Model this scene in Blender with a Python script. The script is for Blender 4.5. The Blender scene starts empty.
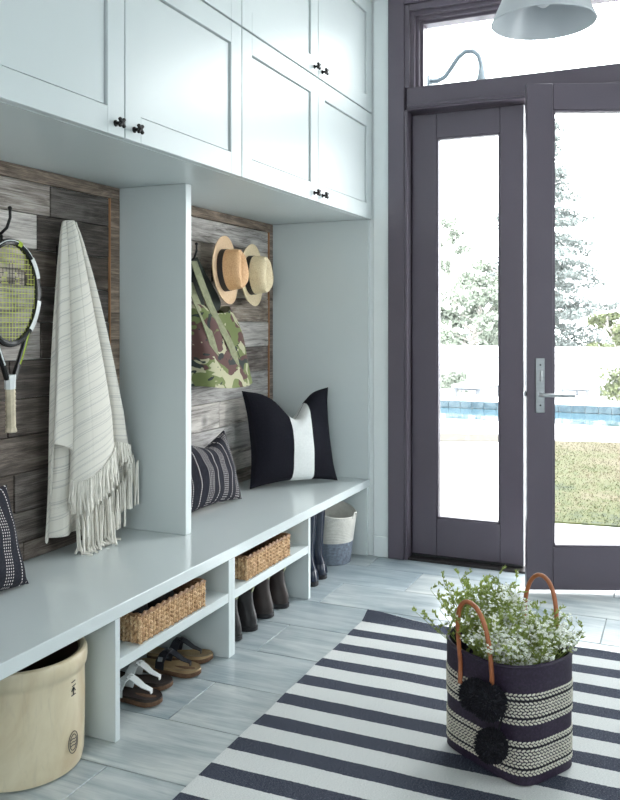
import bpy, math, random
from mathutils import Matrix, Vector, Euler, noise as mnoise
R = math.radians
random.seed(7)
scn = bpy.context.scene
col = scn.collection

# ------------------------------------------------------------------ camera
CAM_H = 1.30
cam_d = bpy.data.cameras.new('camera')
cam_d.sensor_fit = 'HORIZONTAL'
cam_d.sensor_width = 36.0
cam_d.lens = 36.0 * 839.0 / 620.0
cam_d.shift_y = -78.4 / 620.0
cam_d.clip_start = 0.05
cam_d.clip_end = 500
cam = bpy.data.objects.new('camera', cam_d)
col.objects.link(cam)
cam.location = (0, 0, CAM_H)
cam.rotation_euler = (R(90), 0, 0.4172)
scn.camera = cam

# ------------------------------------------------------------------ world: bright white overcast sky
SKY = 7.5
world = bpy.data.worlds.new('overcast_sky')
scn.world = world
world.use_nodes = True
bg = world.node_tree.nodes['Background']
bg.inputs[0].default_value = (0.965, 0.985, 1.0, 1)
bg.inputs[1].default_value = SKY

# ------------------------------------------------------------------ exposure
vs = scn.view_settings
scn.display_settings.display_device = 'sRGB'
vs.view_transform = 'Standard'
vs.look = 'None'
vs.gamma = 1.0
vs.exposure = 0.60
vs.use_curve_mapping = False
scn.cycles.use_denoising = True
scn.cycles.max_bounces = 10
scn.cycles.diffuse_bounces = 6
scn.cycles.transparent_max_bounces = 16

# hazy low sun: a broad soft glow over the garden, shining in through the glazed doors
SUN_AZ, SUN_EL = R(48), R(12)
sd = bpy.data.lights.new('hazy_sun', 'SUN')
sd.energy = 0.9
sd.angle = R(32)
sd.color = (1.0, 0.98, 0.95)
sun = bpy.data.objects.new('hazy_sun', sd)
col.objects.link(sun)
sdir = Vector((math.sin(SUN_AZ)*math.cos(SUN_EL), math.cos(SUN_AZ)*math.cos(SUN_EL), math.sin(SUN_EL)))
sun.rotation_euler = sdir.to_track_quat('Z', 'Y').to_euler()
sun.location = (3, 8, 4)

XR_ = 2.05
# portals guide the sky light through the openings (they give no light themselves)
def portal(name, loc, rot, sx, sy):
    d = bpy.data.lights.new(name, 'AREA')
    d.shape = 'RECTANGLE'
    d.size = sx
    d.size_y = sy
    d.cycles.is_portal = True
    o = bpy.data.objects.new(name, d)
    o.location = loc
    o.rotation_euler = rot
    col.objects.link(o)
    return o
portal('daylight_portal_doors', (-0.55, 4.75, 1.52), (R(-90), 0, 0), 1.9, 3.1)
portal('daylight_portal_side', (XR_+0.2, 2.85, 1.55), (0, R(90), 0), 1.4, 1.1)
portal('daylight_portal_rear', (0.0, -1.85, 1.65), (R(90), 0, 0), 1.5, 1.5)

# ================================================================== helpers
WM = {}                      # world matrices of everything built

class MB:
    """collects shapes; build() turns them into ONE mesh object"""
    def __init__(self):
        self.v = []; self.f = []; self.uv = None
    def face_out(self, idx, c):
        p = [Vector(self.v[i]) for i in idx]
        n = (p[1]-p[0]).cross(p[2]-p[0])
        m = sum(p, Vector()) / len(p)
        if n.dot(m - c) < 0: idx = idx[::-1]
        self.f.append(tuple(idx))
    def box(self, x0, x1, y0, y1, z0, z1, b=0.0):
        if x0 > x1: x0, x1 = x1, x0
        if y0 > y1: y0, y1 = y1, y0
        if z0 > z1: z0, z1 = z1, z0
        c = Vector(((x0+x1)/2, (y0+y1)/2, (z0+z1)/2))
        h = ((x1-x0)/2, (y1-y0)/2, (z1-z0)/2)
        base = len(self.v)
        if b <= 0:
            ids = {}
            for sx in (-1, 1):
                for sy in (-1, 1):
                    for sz in (-1, 1):
                        ids[sx, sy, sz] = len(self.v)
                        self.v.append((c.x+sx*h[0], c.y+sy*h[1], c.z+sz*h[2]))
            for ax in range(3):
                for s in (-1, 1):
                    q = []
                    for a, bb in ((-1,-1),(1,-1),(1,1),(-1,1)):
                        k = [0,0,0]; k[ax] = s; k[(ax+1)%3] = a; k[(ax+2)%3] = bb
                        q.append(ids[tuple(k)])
                    self.face_out(q, c)
            return self
        b = min(b, min(h)*0.95)
        P = {}
        for sx in (-1, 1):
            for sy in (-1, 1):
                for sz in (-1, 1):
                    s = (sx, sy, sz)
                    for ax in range(3):
                        d = [s[i]*(h[i] if i == ax else h[i]-b) for i in range(3)]
                        P[s, ax] = len(self.v)
                        self.v.append((c.x+d[0], c.y+d[1], c.z+d[2]))
        for ax in range(3):
            o1, o2 = (ax+1)%3, (ax+2)%3
            for s in (-1, 1):
                q = []
                for a, bb in ((-1,-1),(1,-1),(1,1),(-1,1)):
                    k = [0,0,0]; k[ax] = s; k[o1] = a; k[o2] = bb
                    q.append(P[tuple(k), ax])
                self.face_out(q, c)
            for a in (-1, 1):
                for bb in (-1, 1):
                    k0 = [0,0,0]; k1 = [0,0,0]
                    k0[ax] = -1; k1[ax] = 1
                    for k in (k0, k1): k[o1] = a; k[o2] = bb
                    self.face_out([P[tuple(k0),o1], P[tuple(k1),o1], P[tuple(k1),o2], P[tuple(k0),o2]], c)
        for sx in (-1, 1):
            for sy in (-1, 1):
                for sz in (-1, 1):
                    s = (sx, sy, sz)
                    self.face_out([P[s,0], P[s,1], P[s,2]], c)
        return self
    def rings(self, rings, close=True, cap0=True, cap1=True):
        n = len(rings[0]); base = len(self.v)
        for r in rings: self.v.extend([tuple(p) for p in r])
        m = n if close else n-1
        for i in range(len(rings)-1):
            for j in range(m):
                a = base+i*n+j; b = base+i*n+(j+1)%n
                self.f.append((a, b, b+n, a+n))
        if close and cap0: self.f.append(tuple(base+j for j in reversed(range(n))))
        if close and cap1: self.f.append(tuple(base+(len(rings)-1)*n+j for j in range(n)))
        return self
    def tube(self, path, r, seg=8, cap=True, flat=None, up=None):
        """round tube, or a flat ribbon when flat=(width, thickness) and up = width direction"""
        path = [Vector(p) for p in path]; n = len(path); rr = []
        ref = Vector((0, 0, 1))
        prev = None
        for i in range(n):
            t = (path[min(i+1, n-1)] - path[max(i-1, 0)]).normalized()
            if up is not None:
                u = up[i] if isinstance(up, list) else up
                a = (Vector(u) - t*Vector(u).dot(t)).normalized()
            else:
                if prev is None:
                    a = t.cross(ref)
                    if a.length < 1e-3: a = t.cross(Vector((0, 1, 0)))
                    a.normalize()
                else:
                    a = (prev - t*prev.dot(t)).normalized()
                prev = a
            b = t.cross(a).normalized()
            ri = r[i] if isinstance(r, (list, tuple)) else r
            ring = []
            if flat:
                w = flat[0]*ri/2; h = flat[1]/2
                for (x, y) in ((-w,-h),(w,-h),(w,h),(-w,h)): ring.append(path[i]+a*x+b*y)
            else:
                for k in range(seg):
                    th = 2*math.pi*k/seg
                    ring.append(path[i] + a*math.cos(th)*ri + b*math.sin(th)*ri)
            rr.append(ring)
        return self.rings(rr, True, cap, cap)
    def lathe(self, prof, seg=32, c=(0,0,0), cap0=False, cap1=False, sx=1, sy=1):
        rr = []
        for (r, z) in prof:
            rr.append([(c[0]+sx*r*math.cos(2*math.pi*k/seg), c[1]+sy*r*math.sin(2*math.pi*k/seg), c[2]+z) for k in range(seg)])
        return self.rings(rr, True, cap0, cap1)
    def grid(self, fn, nu, nv):
        base = len(self.v)
        for i in range(nu+1):
            for j in range(nv+1):
                self.v.append(tuple(fn(i/nu, j/nv)))
        for i in range(nu):
            for j in range(nv):
                a = base+i*(nv+1)+j
                self.f.append((a, a+nv+1, a+nv+2, a+1))
        return self
    def ell(self, c, ax, seg=6, rings=4):
        """ellipsoid: ax = three axis vectors"""
        c = Vector(c); a, b, d = [Vector(x) for x in ax]; base = len(self.v)
        self.v.append(tuple(c - d))
        for i in range(1, rings):
            ph = -math.pi/2 + math.pi*i/rings
            for k in range(seg):
                th = 2*math.pi*k/seg
                self.v.append(tuple(c + (a*math.cos(th)+b*math.sin(th))*math.cos(ph) + d*math.sin(ph)))
        self.v.append(tuple(c + d))
        top = len(self.v)-1
        for k in range(seg):
            self.f.append((base, base+1+(k+1)%seg, base+1+k))
            self.f.append((top, top-seg+k, top-seg+(k+1)%seg))
        for i in range(rings-2):
            for k in range(seg):
                p = base+1+i*seg+k; q = base+1+i*seg+(k+1)%seg
                self.f.append((p, q, q+seg, p+seg))
        return self
    def poly(self, pts):
        base = len(self.v); self.v.extend([tuple(p) for p in pts])
        self.f.append(tuple(range(base, base+len(pts)))); return self
    def prism(self, pts, z0, z1):
        n = len(pts)
        return self.rings([[(x, y, z0) for x, y in pts], [(x, y, z1) for x, y in pts]])
    def tf(self, M):
        self.v = [tuple(M @ Vector(p)) for p in self.v]; return self

def props(o, label=None, cat=None, group=None, kind=None):
    if label: o['label'] = label
    if cat: o['category'] = cat
    if group: o['group'] = group
    if kind: o['kind'] = kind
    return o

def obj(name, mb, mat, parent=None, loc=(0,0,0), rot=(0,0,0), local=False, sharp=38,
        label=None, cat=None, group=None, kind=None):
    """one mesh object. World-space vertices are brought into the object's own space;
    with local=True the vertices already are in the object's own space"""
    me = bpy.data.meshes.new(name)
    L = Matrix.Translation(loc) @ Euler(rot).to_matrix().to_4x4()
    W = (WM[parent] if parent else Matrix.Identity(4)) @ L
    vv = mb.v
    if not local:
        I = W.inverted(); vv = [tuple(I @ Vector(p)) for p in vv]
    me.from_pydata(vv, [], mb.f)
    if sharp is not None:
        me.polygons.foreach_set('use_smooth', [True]*len(me.polygons))
        me.set_sharp_from_angle(angle=R(sharp))
    if mb.uv:
        uvl = me.uv_layers.new(name='UVMap')
        for lp in me.loops: uvl.data[lp.index].uv = mb.uv[lp.vertex_index]
    me.update()
    mats = mat if isinstance(mat, (list, tuple)) else [mat]
    for m in mats: me.materials.append(m)
    if getattr(mb, 'mi', None):
        me.polygons.foreach_set('material_index', mb.mi)
    o = bpy.data.objects.new(name, me)
    col.objects.link(o)
    if parent: o.parent = parent
    o.location = loc; o.rotation_euler = rot
    WM[o] = W
    return props(o, label, cat, group, kind)

def thing(name, label, cat, loc=(0,0,0), rot=(0,0,0), group=None, kind=None):
    o = bpy.data.objects.new(name, None)
    o.empty_display_size = 0.05
    col.objects.link(o)
    o.location = loc; o.rotation_euler = rot
    WM[o] = Matrix.Translation(loc) @ Euler(rot).to_matrix().to_4x4()
    return props(o, label, cat, group, kind)

def dup(root, loc, rot=None, label=None):
    def cp(o, parent):
        c = o.copy(); col.objects.link(c); c.parent = parent
        for ch in [x for x in ALLCH.get(o, [])]: ch2 = cp(ch, c); ALLCH.setdefault(c, []).append(ch2)
        return c
    ALLCH = {}
    for o in col.objects:
        if o.parent: ALLCH.setdefault(o.parent, []).append(o)
    c = cp(root, None)
    c.location = loc
    if rot: c.rotation_euler = rot
    if label: c['label'] = label
    return c

# ================================================================== materials
def new_mat(name):
    m = bpy.data.materials.new(name); m.use_nodes = True
    nt = m.node_tree
    return m, nt, nt.nodes['Principled BSDF']
def N(nt, typ, **kw):
    n = nt.nodes.new(typ)
    for k, v in kw.items(): setattr(n, k, v)
    return n
def coords(nt, scale=(1,1,1), kind='Object', rnd=False, rot=(0,0,0)):
    tc = N(nt, 'ShaderNodeTexCoord'); mp = N(nt, 'ShaderNodeMapping')
    nt.links.new(tc.outputs[kind], mp.inputs['Vector'])
    mp.inputs['Scale'].default_value = scale
    mp.inputs['Rotation'].default_value = rot
    if rnd:
        oi = N(nt, 'ShaderNodeObjectInfo'); ma = N(nt, 'ShaderNodeMath', operation='MULTIPLY')
        ma.inputs[1].default_value = 37.0
        nt.links.new(oi.outputs['Random'], ma.inputs[0])
        cb = N(nt, 'ShaderNodeCombineXYZ')
        for i in range(3): nt.links.new(ma.outputs[0], cb.inputs[i])
        nt.links.new(cb.outputs[0], mp.inputs['Location'])
    return mp.outputs[0]
def noise(nt, vec, scale=5, detail=4, rough=0.55, dist=0.0):
    n = N(nt, 'ShaderNodeTexNoise')
    n.inputs['Scale'].default_value = scale; n.inputs['Detail'].default_value = detail
    n.inputs['Roughness'].default_value = rough; n.inputs['Distortion'].default_value = dist
    if vec: nt.links.new(vec, n.inputs['Vector'])
    return n
def ramp(nt, fac, stops, interp='LINEAR'):
    r = N(nt, 'ShaderNodeValToRGB'); cr = r.color_ramp; cr.interpolation = interp
    while len(cr.elements) < len(stops): cr.elements.new(0.5)
    for e, (p, c) in zip(cr.elements, stops):
        e.position = p; e.color = (*c, 1) if len(c) == 3 else c
    nt.links.new(fac, r.inputs[0])
    return r.outputs[0]
def math_(nt, op, a, b=None):
    m = N(nt, 'ShaderNodeMath', operation=op)
    for i, x in enumerate((a, b)):
        if x is None: continue
        if isinstance(x, (int, float)): m.inputs[i].default_value = x
        else: nt.links.new(x, m.inputs[i])
    return m.outputs[0]
def mixc(nt, fac, a, b, mode='MIX'):
    m = N(nt, 'ShaderNodeMix', data_type='RGBA', blend_type=mode)
    for sock, x in ((m.inputs[0], fac), (m.inputs[6], a), (m.inputs[7], b)):
        if isinstance(x, (int, float)): sock.default_value = x
        elif isinstance(x, tuple): sock.default_value = (*x, 1) if len(x) == 3 else x
        else: nt.links.new(x, sock)
    return m.outputs[2]
def bump(nt, bs, h, strength=0.3, dist=0.01):
    b = N(nt, 'ShaderNodeBump'); b.inputs['Strength'].default_value = strength
    b.inputs['Distance'].default_value = dist
    nt.links.new(h, b.inputs['Height']); nt.links.new(b.outputs[0], bs.inputs['Normal'])
def rgb(*c):        # sRGB 0-255 -> linear
    return tuple(((x/255)/12.92 if x/255 <= 0.04045 else ((x/255+0.055)/1.055)**2.4) for x in c)

def plain(name, c, rough=0.5, metal=0.0, var=0.08, scale=8, bmp=0.0, bscale=60, stretch=(1,1,1), spec=None, sheen=0):
    m, nt, bs = new_mat(name)
    v = coords(nt, stretch)
    n = noise(nt, v, scale, 4)
    c2 = tuple(x*(1-var*2) for x in c); c1 = tuple(min(1, x*(1+var)) for x in c)
    nt.links.new(ramp(nt, n.outputs[0], [(0.3, c2), (0.7, c1)]), bs.inputs['Base Color'])
    bs.inputs['Roughness'].default_value = rough; bs.inputs['Metallic'].default_value = metal
    if spec is not None: bs.inputs['Specular IOR Level'].default_value = spec
    if sheen: bs.inputs['Sheen Weight'].default_value = sheen
    if bmp:
        b = noise(nt, v, bscale, 3); bump(nt, bs, b.outputs[0], bmp, 0.004)
    return m

M = {}
M['paint'] = plain('grey_green_satin_paint', (0.585, 0.640, 0.645), 0.32, var=0.012, scale=2, bmp=0.03, bscale=300)
M['paint_bench'] = plain('grey_green_gloss_paint', (0.585, 0.640, 0.645), 0.13, var=0.012, scale=2, bmp=0.02, bscale=200)
M['wall'] = plain('white_wall_paint', (0.74, 0.78, 0.78), 0.6, var=0.01, scale=3, bmp=0.04, bscale=250)
M['trimw'] = plain('white_trim_paint', (0.74, 0.79, 0.79), 0.35, var=0.01)
M['ceil'] = plain('ceiling_paint', (0.8, 0.81, 0.81), 0.8, var=0.01)
M['frame'] = plain('charcoal_plum_door_paint', (0.108, 0.090, 0.115), 0.34, var=0.03, scale=3, bmp=0.02, bscale=200)
M['black_iron'] = plain('black_iron', (0.012, 0.011, 0.011), 0.35, 0.6, bmp=0.1, bscale=90)
M['steel'] = plain('brushed_steel', (0.55, 0.56, 0.58), 0.28, 0.95, var=0.05, stretch=(1, 1, 12))
M['rubber'] = plain('black_rubber', (0.012, 0.012, 0.014), 0.55)
M['strip'] = plain('daylit_leaf_edge', (0.78, 0.8, 0.82), 0.45, var=0.01)  # leaf edge whitened to carry the outdoor light in its colour
M['bronze'] = plain('bronze_threshold', (0.05, 0.045, 0.045), 0.4, 0.5)
M['grout'] = plain('tile_grout', (0.30, 0.33, 0.34), 0.85, bmp=0.2)
M['lampw'] = plain('white_enamel', (0.50, 0.53, 0.56), 0.3, var=0.01)

# glass: clear pane with a faint reflection
m, nt, bs = new_mat('window_glass')
nt.nodes.remove(bs)
tr = N(nt, 'ShaderNodeBsdfTransparent'); tr.inputs[0].default_value = (0.97, 0.985, 0.985, 1)
gl = N(nt, 'ShaderNodeBsdfGlossy'); gl.inputs['Roughness'].default_value = 0.02
mx = N(nt, 'ShaderNodeMixShader'); mx.inputs[0].default_value = 0.045
nt.links.new(tr.outputs[0], mx.inputs[1]); nt.links.new(gl.outputs[0], mx.inputs[2])
nt.links.new(mx.outputs[0], nt.nodes['Material Output'].inputs[0])
M['glass'] = m

# weathered barn boards: grain along Y, tint and position differ board by board
def wood_mat(name, lo, mid, hi, bstr=0.5):
    m, nt, bs = new_mat(name)
    v = coords(nt, (4, 1.1, 9), rnd=True)
    n1 = noise(nt, v, 2.2, 8, 0.62, 1.6)
    v2 = coords(nt, (10, 1.8, 75), rnd=True)
    n2 = noise(nt, v2, 3.0, 6, 0.7, 0.4)
    v3 = coords(nt, (1, 1, 1), rnd=True)
    vo = N(nt, 'ShaderNodeTexVoronoi'); vo.inputs['Scale'].default_value = 3.2
    nt.links.new(v3, vo.inputs['Vector'])
    knot = ramp(nt, vo.outputs['Distance'], [(0.03, (0, 0, 0)), (0.12, (1, 1, 1))])
    ring = N(nt, 'ShaderNodeTexWave', wave_type='RINGS')
    fac = math_(nt, 'ADD', math_(nt, 'MULTIPLY', n1.outputs[0], 0.55), math_(nt, 'MULTIPLY', n2.outputs[0], 0.45))
    c = ramp(nt, fac, [(0.38, lo), (0.49, mid), (0.60, hi)])
    oi = N(nt, 'ShaderNodeObjectInfo')
    tint = ramp(nt, oi.outputs['Random'], [(0.0, (0.74, 0.72, 0.72)), (0.35, (1.0, 0.93, 0.85)), (0.65, (0.82, 0.84, 0.88)), (1.0, (1.16, 1.12, 1.08))])
    c = mixc(nt, 1.0, c, tint, 'MULTIPLY')
    c = mixc(nt, 0.55, c, mixc(nt, 1.0, c, knot, 'MULTIPLY'))
    nt.links.new(c, bs.inputs['Base Color'])
    bs.inputs['Roughness'].default_value = 0.78
    bump(nt, bs, fac, bstr, 0.012)
    return m
M['wood'] = wood_mat('weathered_barn_wood', (0.085, 0.068, 0.058), (0.25, 0.215, 0.19), (0.50, 0.46, 0.42))
M['wood_shaded'] = wood_mat('shaded_weathered_barn_wood', (0.030, 0.024, 0.021), (0.085, 0.070, 0.060), (0.19, 0.165, 0.145))  # dark copy: board tone plus alcove shade put into the colour
M['wood_lit'] = wood_mat('lit_silver_grey_barn_wood', (0.15, 0.135, 0.125), (0.46, 0.43, 0.40), (0.70, 0.67, 0.63))  # pale copy: board tone plus falling light put into the colour
M['wood_trim'] = wood_mat('weathered_trim_wood', (0.07, 0.052, 0.042), (0.19, 0.15, 0.12), (0.40, 0.33, 0.27))
M['raw_edge'] = plain('raw_cut_wood_edge', (0.42, 0.21, 0.10), 0.7, var=0.15, scale=20, stretch=(1, 1, 0.2))

# plank floor tiles: streaks along X
m, nt, bs = new_mat('grey_plank_tile')
v = coords(nt, (1.4, 9, 1), rnd=True)
n1 = noise(nt, v, 2.0, 6, 0.6, 0.6)
v2 = coords(nt, (2.2, 1.6, 1), rnd=True)
n2 = noise(nt, v2, 2.0, 3, 0.5)
v3 = coords(nt, (3, 60, 1), rnd=True)
n3 = noise(nt, v3, 2.0, 4, 0.6)
fac = math_(nt, 'ADD', math_(nt, 'ADD', math_(nt, 'MULTIPLY', n1.outputs[0], 0.55), math_(nt, 'MULTIPLY', n2.outputs[0], 0.25)), math_(nt, 'MULTIPLY', n3.outputs[0], 0.2))
c = ramp(nt, fac, [(0.35, (0.20, 0.26, 0.295)), (0.48, (0.345, 0.395, 0.415)), (0.60, (0.49, 0.53, 0.535))])
oi = N(nt, 'ShaderNodeObjectInfo')
c = mixc(nt, 1.0, c, ramp(nt, oi.outputs['Random'], [(0, (0.86, 0.9, 0.93)), (1, (1.08, 1.05, 1.02))]), 'MULTIPLY')
nt.links.new(c, bs.inputs['Base Color']); bs.inputs['Roughness'].default_value = 0.30
bump(nt, bs, fac, 0.12, 0.004)
M['tile'] = m

# rug: flat-woven navy and off-white stripes across X, pitch 0.167 m
m, nt, bs = new_mat('striped_rug')
tc = N(nt, 'ShaderNodeTexCoord')
sp = N(nt, 'ShaderNodeSeparateXYZ'); nt.links.new(tc.outputs['UV'], sp.inputs[0])
wob = noise(nt, coords(nt, (1.6, 6, 1)), 2.0, 3)
wob2 = noise(nt, coords(nt, (60, 60, 1)), 3.0, 2)
yy = math_(nt, 'ADD', sp.outputs[1], math_(nt, 'MULTIPLY', math_(nt, 'SUBTRACT', wob.outputs[0], 0.5), 0.012))
yy = math_(nt, 'ADD', yy, math_(nt, 'MULTIPLY', math_(nt, 'SUBTRACT', wob2.outputs[0], 0.5), 0.008))
fr = math_(nt, 'FRACT', math_(nt, 'DIVIDE', yy, 0.1672))
msk = math_(nt, 'LESS_THAN', fr, 0.46)
fl = noise(nt, coords(nt, (90, 260, 1)), 2.0, 4, 0.75)
navy = ramp(nt, fl.outputs[0], [(0.38, (0.016, 0.019, 0.034)), (0.53, (0.042, 0.049, 0.075)), (0.70, (0.25, 0.27, 0.32))])
whi = ramp(nt, fl.outputs[0], [(0.33, (0.46, 0.48, 0.48)), (0.6, (0.70, 0.71, 0.70))])
nt.links.new(mixc(nt, msk, whi, navy), bs.inputs['Base Color'])
bs.inputs['Roughness'].default_value = 0.92; bs.inputs['Specular IOR Level'].default_value = 0.2
bump(nt, bs, fl.outputs[0], 0.5, 0.004)
M['rug'] = m

# woven blanket with thin grey lines (UV v runs along the cloth)
m, nt, bs = new_mat('striped_throw_cloth')
tc = N(nt, 'ShaderNodeTexCoord'); sp = N(nt, 'ShaderNodeSeparateXYZ'); nt.links.new(tc.outputs['UV'], sp.inputs[0])
nb = noise(nt, coords(nt, (0.02, 34, 1), 'UV'), 1.0, 4, 0.8)
ln = ramp(nt, nb.outputs[0], [(0.0, (0.66, 0.64, 0.58)), (0.545, (0.66, 0.64, 0.58)), (0.56, (0.34, 0.34, 0.34)), (0.575, (0.66, 0.64, 0.58)), (1, (0.70, 0.68, 0.63))])
fr2 = math_(nt, 'FRACT', math_(nt, 'MULTIPLY', sp.outputs[1], 23.0))
l2 = math_(nt, 'LESS_THAN', fr2, 0.08)
wv = noise(nt, coords(nt, (3, 260, 1), 'UV'), 1.0, 2)
cc = mixc(nt, math_(nt, 'MULTIPLY', l2, 0.45), ln, (0.36, 0.36, 0.36))
nt.links.new(cc, bs.inputs['Base Color']); bs.inputs['Roughness'].default_value = 0.9
bs.inputs['Sheen Weight'].default_value = 0.15
bump(nt, bs, wv.outputs[0], 0.3, 0.003)
M['throw'] = m
M['fringe'] = plain('cream_fringe_yarn', (0.70, 0.68, 0.62), 0.9, var=0.06, scale=40)

# camouflage canvas
m, nt, bs = new_mat('camouflage_canvas')
n1 = noise(nt, coords(nt, (1, 1, 1.5), rot=(0.5, 0, 0)), 6.5, 2, 0.5, 0.7)
n2 = noise(nt, coords(nt, (1, 1, 1.5), rot=(-0.4, 0.3, 0)), 9, 2, 0.5, 0.8)
n3 = noise(nt, coords(nt, (1, 1.2, 1.7), rot=(0.3, 0.7, 0)), 8, 2, 0.5, 1.0)
c = mixc(nt, ramp(nt, n1.outputs[0], [(0.50, (0, 0, 0)), (0.51, (1, 1, 1))]), (0.13, 0.16, 0.055), (0.085, 0.040, 0.036))
c = mixc(nt, ramp(nt, n2.outputs[0], [(0.54, (0, 0, 0)), (0.55, (1, 1, 1))]), c, (0.36, 0.35, 0.23))
c = mixc(nt, ramp(nt, n3.outputs[0], [(0.60, (0, 0, 0)), (0.61, (1, 1, 1))]), c, (0.02, 0.028, 0.026))
nt.links.new(c, bs.inputs['Base Color']); bs.inputs['Roughness'].default_value = 0.85
M['camo'] = m
M['strap'] = plain('olive_webbing', (0.24, 0.25, 0.15), 0.85, var=0.12, scale=60, bmp=0.4, bscale=300)
M['strap_dark'] = plain('dark_green_webbing', (0.035, 0.042, 0.035), 0.85, var=0.1, scale=40)

M['black_cloth'] = plain('black_linen', (0.008, 0.008, 0.014), 0.85, var=0.15, scale=120, bmp=0.4, bscale=500, spec=0.2)
M['white_cloth'] = plain('white_linen', (0.72, 0.74, 0.73), 0.9, var=0.03, scale=100, bmp=0.3, bscale=400)

# dark pillow with rows of white stitching (lines along local z, spaced over local x)
def stitched(name, lines):
    m, nt, bs = new_mat(name)
    tc = N(nt, 'ShaderNodeTexCoord'); sp = N(nt, 'ShaderNodeSeparateXYZ'); nt.links.new(tc.outputs['UV'], sp.inputs[0])
    tot = None
    for (x, w, kind) in lines:
        d = math_(nt, 'ABSOLUTE', math_(nt, 'SUBTRACT', sp.outputs[0], x))
        a = math_(nt, 'LESS_THAN', d, w)
        ph = math_(nt, 'FRACT', math_(nt, 'ADD', math_(nt, 'MULTIPLY', sp.outputs[1], 34.0), x*97.0))
        a = math_(nt, 'MULTIPLY', a, math_(nt, 'LESS_THAN', ph, kind))
        tot = a if tot is None else math_(nt, 'MAXIMUM', tot, a)
    fb = noise(nt, coords(nt, (1, 1, 1)), 150, 3)
    base = ramp(nt, fb.outputs[0], [(0.3, (0.010, 0.010, 0.016)), (0.7, (0.026, 0.026, 0.036))])
    nt.links.new(mixc(nt, tot, base, (0.62, 0.58, 0.58)), bs.inputs['Base Color'])
    bs.inputs['Roughness'].default_value = 0.9; bs.inputs['Specular IOR Level'].default_value = 0.2
    bump(nt, bs, math_(nt, 'ADD', tot, math_(nt, 'MULTIPLY', fb.outputs[0], 0.3)), 0.5, 0.003)
    return m
def stitch_lines(cs):
    L = []
    for kind, x in cs:
        if kind == 's': L.append((x, 0.0048, 0.6))
        else:
            for k in (-0.033, -0.011, 0.011, 0.033): L.append((x+k, 0.0038, 0.5))
    return L
M['stitch'] = stitched('dark_cloth_white_stitching', stitch_lines([('b', 0.12), ('s', 0.25), ('b', 0.385), ('s', 0.50), ('b', 0.63), ('s', 0.76), ('b', 0.885), ('s', 0.985)]))
M['stitch_big'] = stitched('dark_cloth_white_stitching_wide', stitch_lines([('b', 0.15), ('s', 0.34), ('s', 0.5), ('s', 0.64), ('b', 0.79), ('s', 0.92), ('s', 0.975)]))

def weave_mat(name, c1, c2, c3, scale=40):
    m, nt, bs = new_mat(name)
    n = noise(nt, coords(nt, (1, 1, 1)), scale, 4, 0.7)
    nt.links.new(ramp(nt, n.outputs[0], [(0.3, c1), (0.5, c2), (0.7, c3)]), bs.inputs['Base Color'])
    bs.inputs['Roughness'].default_value = 0.6
    return m
M['wicker'] = weave_mat('water_hyacinth_weave', (0.26, 0.13, 0.055), (0.56, 0.36, 0.19), (0.78, 0.58, 0.37))
M['wicker_dark'] = weave_mat('dark_wicker_rim', (0.10, 0.05, 0.025), (0.26, 0.14, 0.07), (0.42, 0.25, 0.13))
M['straw1'] = weave_mat('honey_straw', (0.48, 0.26, 0.12), (0.60, 0.36, 0.18), (0.68, 0.44, 0.24), 160)
M['straw1b'] = weave_mat('pale_honey_straw', (0.58, 0.40, 0.24), (0.68, 0.49, 0.31), (0.74, 0.56, 0.38), 160)
M['straw2'] = weave_mat('cream_straw', (0.58, 0.46, 0.28), (0.72, 0.60, 0.39), (0.80, 0.70, 0.49), 160)
M['ribbon'] = plain('black_hat_ribbon', (0.010, 0.010, 0.013), 0.6)
M['purple'] = weave_mat('aubergine_woven_straw', (0.009, 0.005, 0.014), (0.020, 0.011, 0.030), (0.042, 0.026, 0.058), 130)
M['cream_straw'] = weave_mat('cream_woven_straw', (0.46, 0.44, 0.36), (0.62, 0.60, 0.51), (0.74, 0.72, 0.64), 120)
M['blackline'] = plain('black_woven_line', (0.012, 0.011, 0.016), 0.8)
M['pom'] = plain('black_yarn', (0.007, 0.007, 0.013), 0.9, var=0.2, scale=60)
M['leather'] = plain('tan_leather', (0.40, 0.13, 0.05), 0.42, var=0.12, scale=25, bmp=0.1, bscale=200)
M['stem'] = plain('pale_green_stem', (0.32, 0.40, 0.12), 0.6, var=0.1)
M['leaf'] = plain('soft_green_leaf', (0.36, 0.44, 0.12), 0.6, var=0.25, scale=9)
for k_ in ('leaf', 'stem'):
    nt = M[k_].node_tree; bs = nt.nodes['Principled BSDF']
    tl = N(nt, 'ShaderNodeBsdfTranslucent'); mx = N(nt, 'ShaderNodeMixShader'); mx.inputs[0].default_value = 0.4
    nt.links.new(bs.inputs['Base Color'].links[0].from_socket, tl.inputs[0])
    nt.links.new(bs.outputs[0], mx.inputs[1]); nt.links.new(tl.outputs[0], mx.inputs[2])
    nt.links.new(mx.outputs[0], nt.nodes['Material Output'].inputs[0])
M['bloom'] = plain('white_blossom', (0.86, 0.88, 0.80), 0.7, var=0.05, scale=30)
M['rope_w'] = plain('white_cotton_rope', (0.66, 0.65, 0.60), 0.9, var=0.06, scale=30, bmp=0.3, bscale=90)
M['rope_g'] = plain('grey_blue_cotton_rope', (0.20, 0.235, 0.29), 0.9, var=0.2, scale=60, bmp=0.3, bscale=90)
M['basket_in'] = plain('taupe_rope_lining', (0.36, 0.30, 0.23), 0.9)  # browner tone than the white rope outside
M['boot'] = plain('black_boot_leather', (0.014, 0.013, 0.014), 0.38, var=0.2, scale=12, bmp=0.15, bscale=60)
M['boot_brown'] = plain('dark_brown_boot_leather', (0.028, 0.019, 0.017), 0.42, var=0.2, scale=12, bmp=0.15, bscale=60)
M['welly'] = plain('navy_rain_boot_rubber', (0.010, 0.016, 0.034), 0.2, var=0.1, scale=6)
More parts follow.
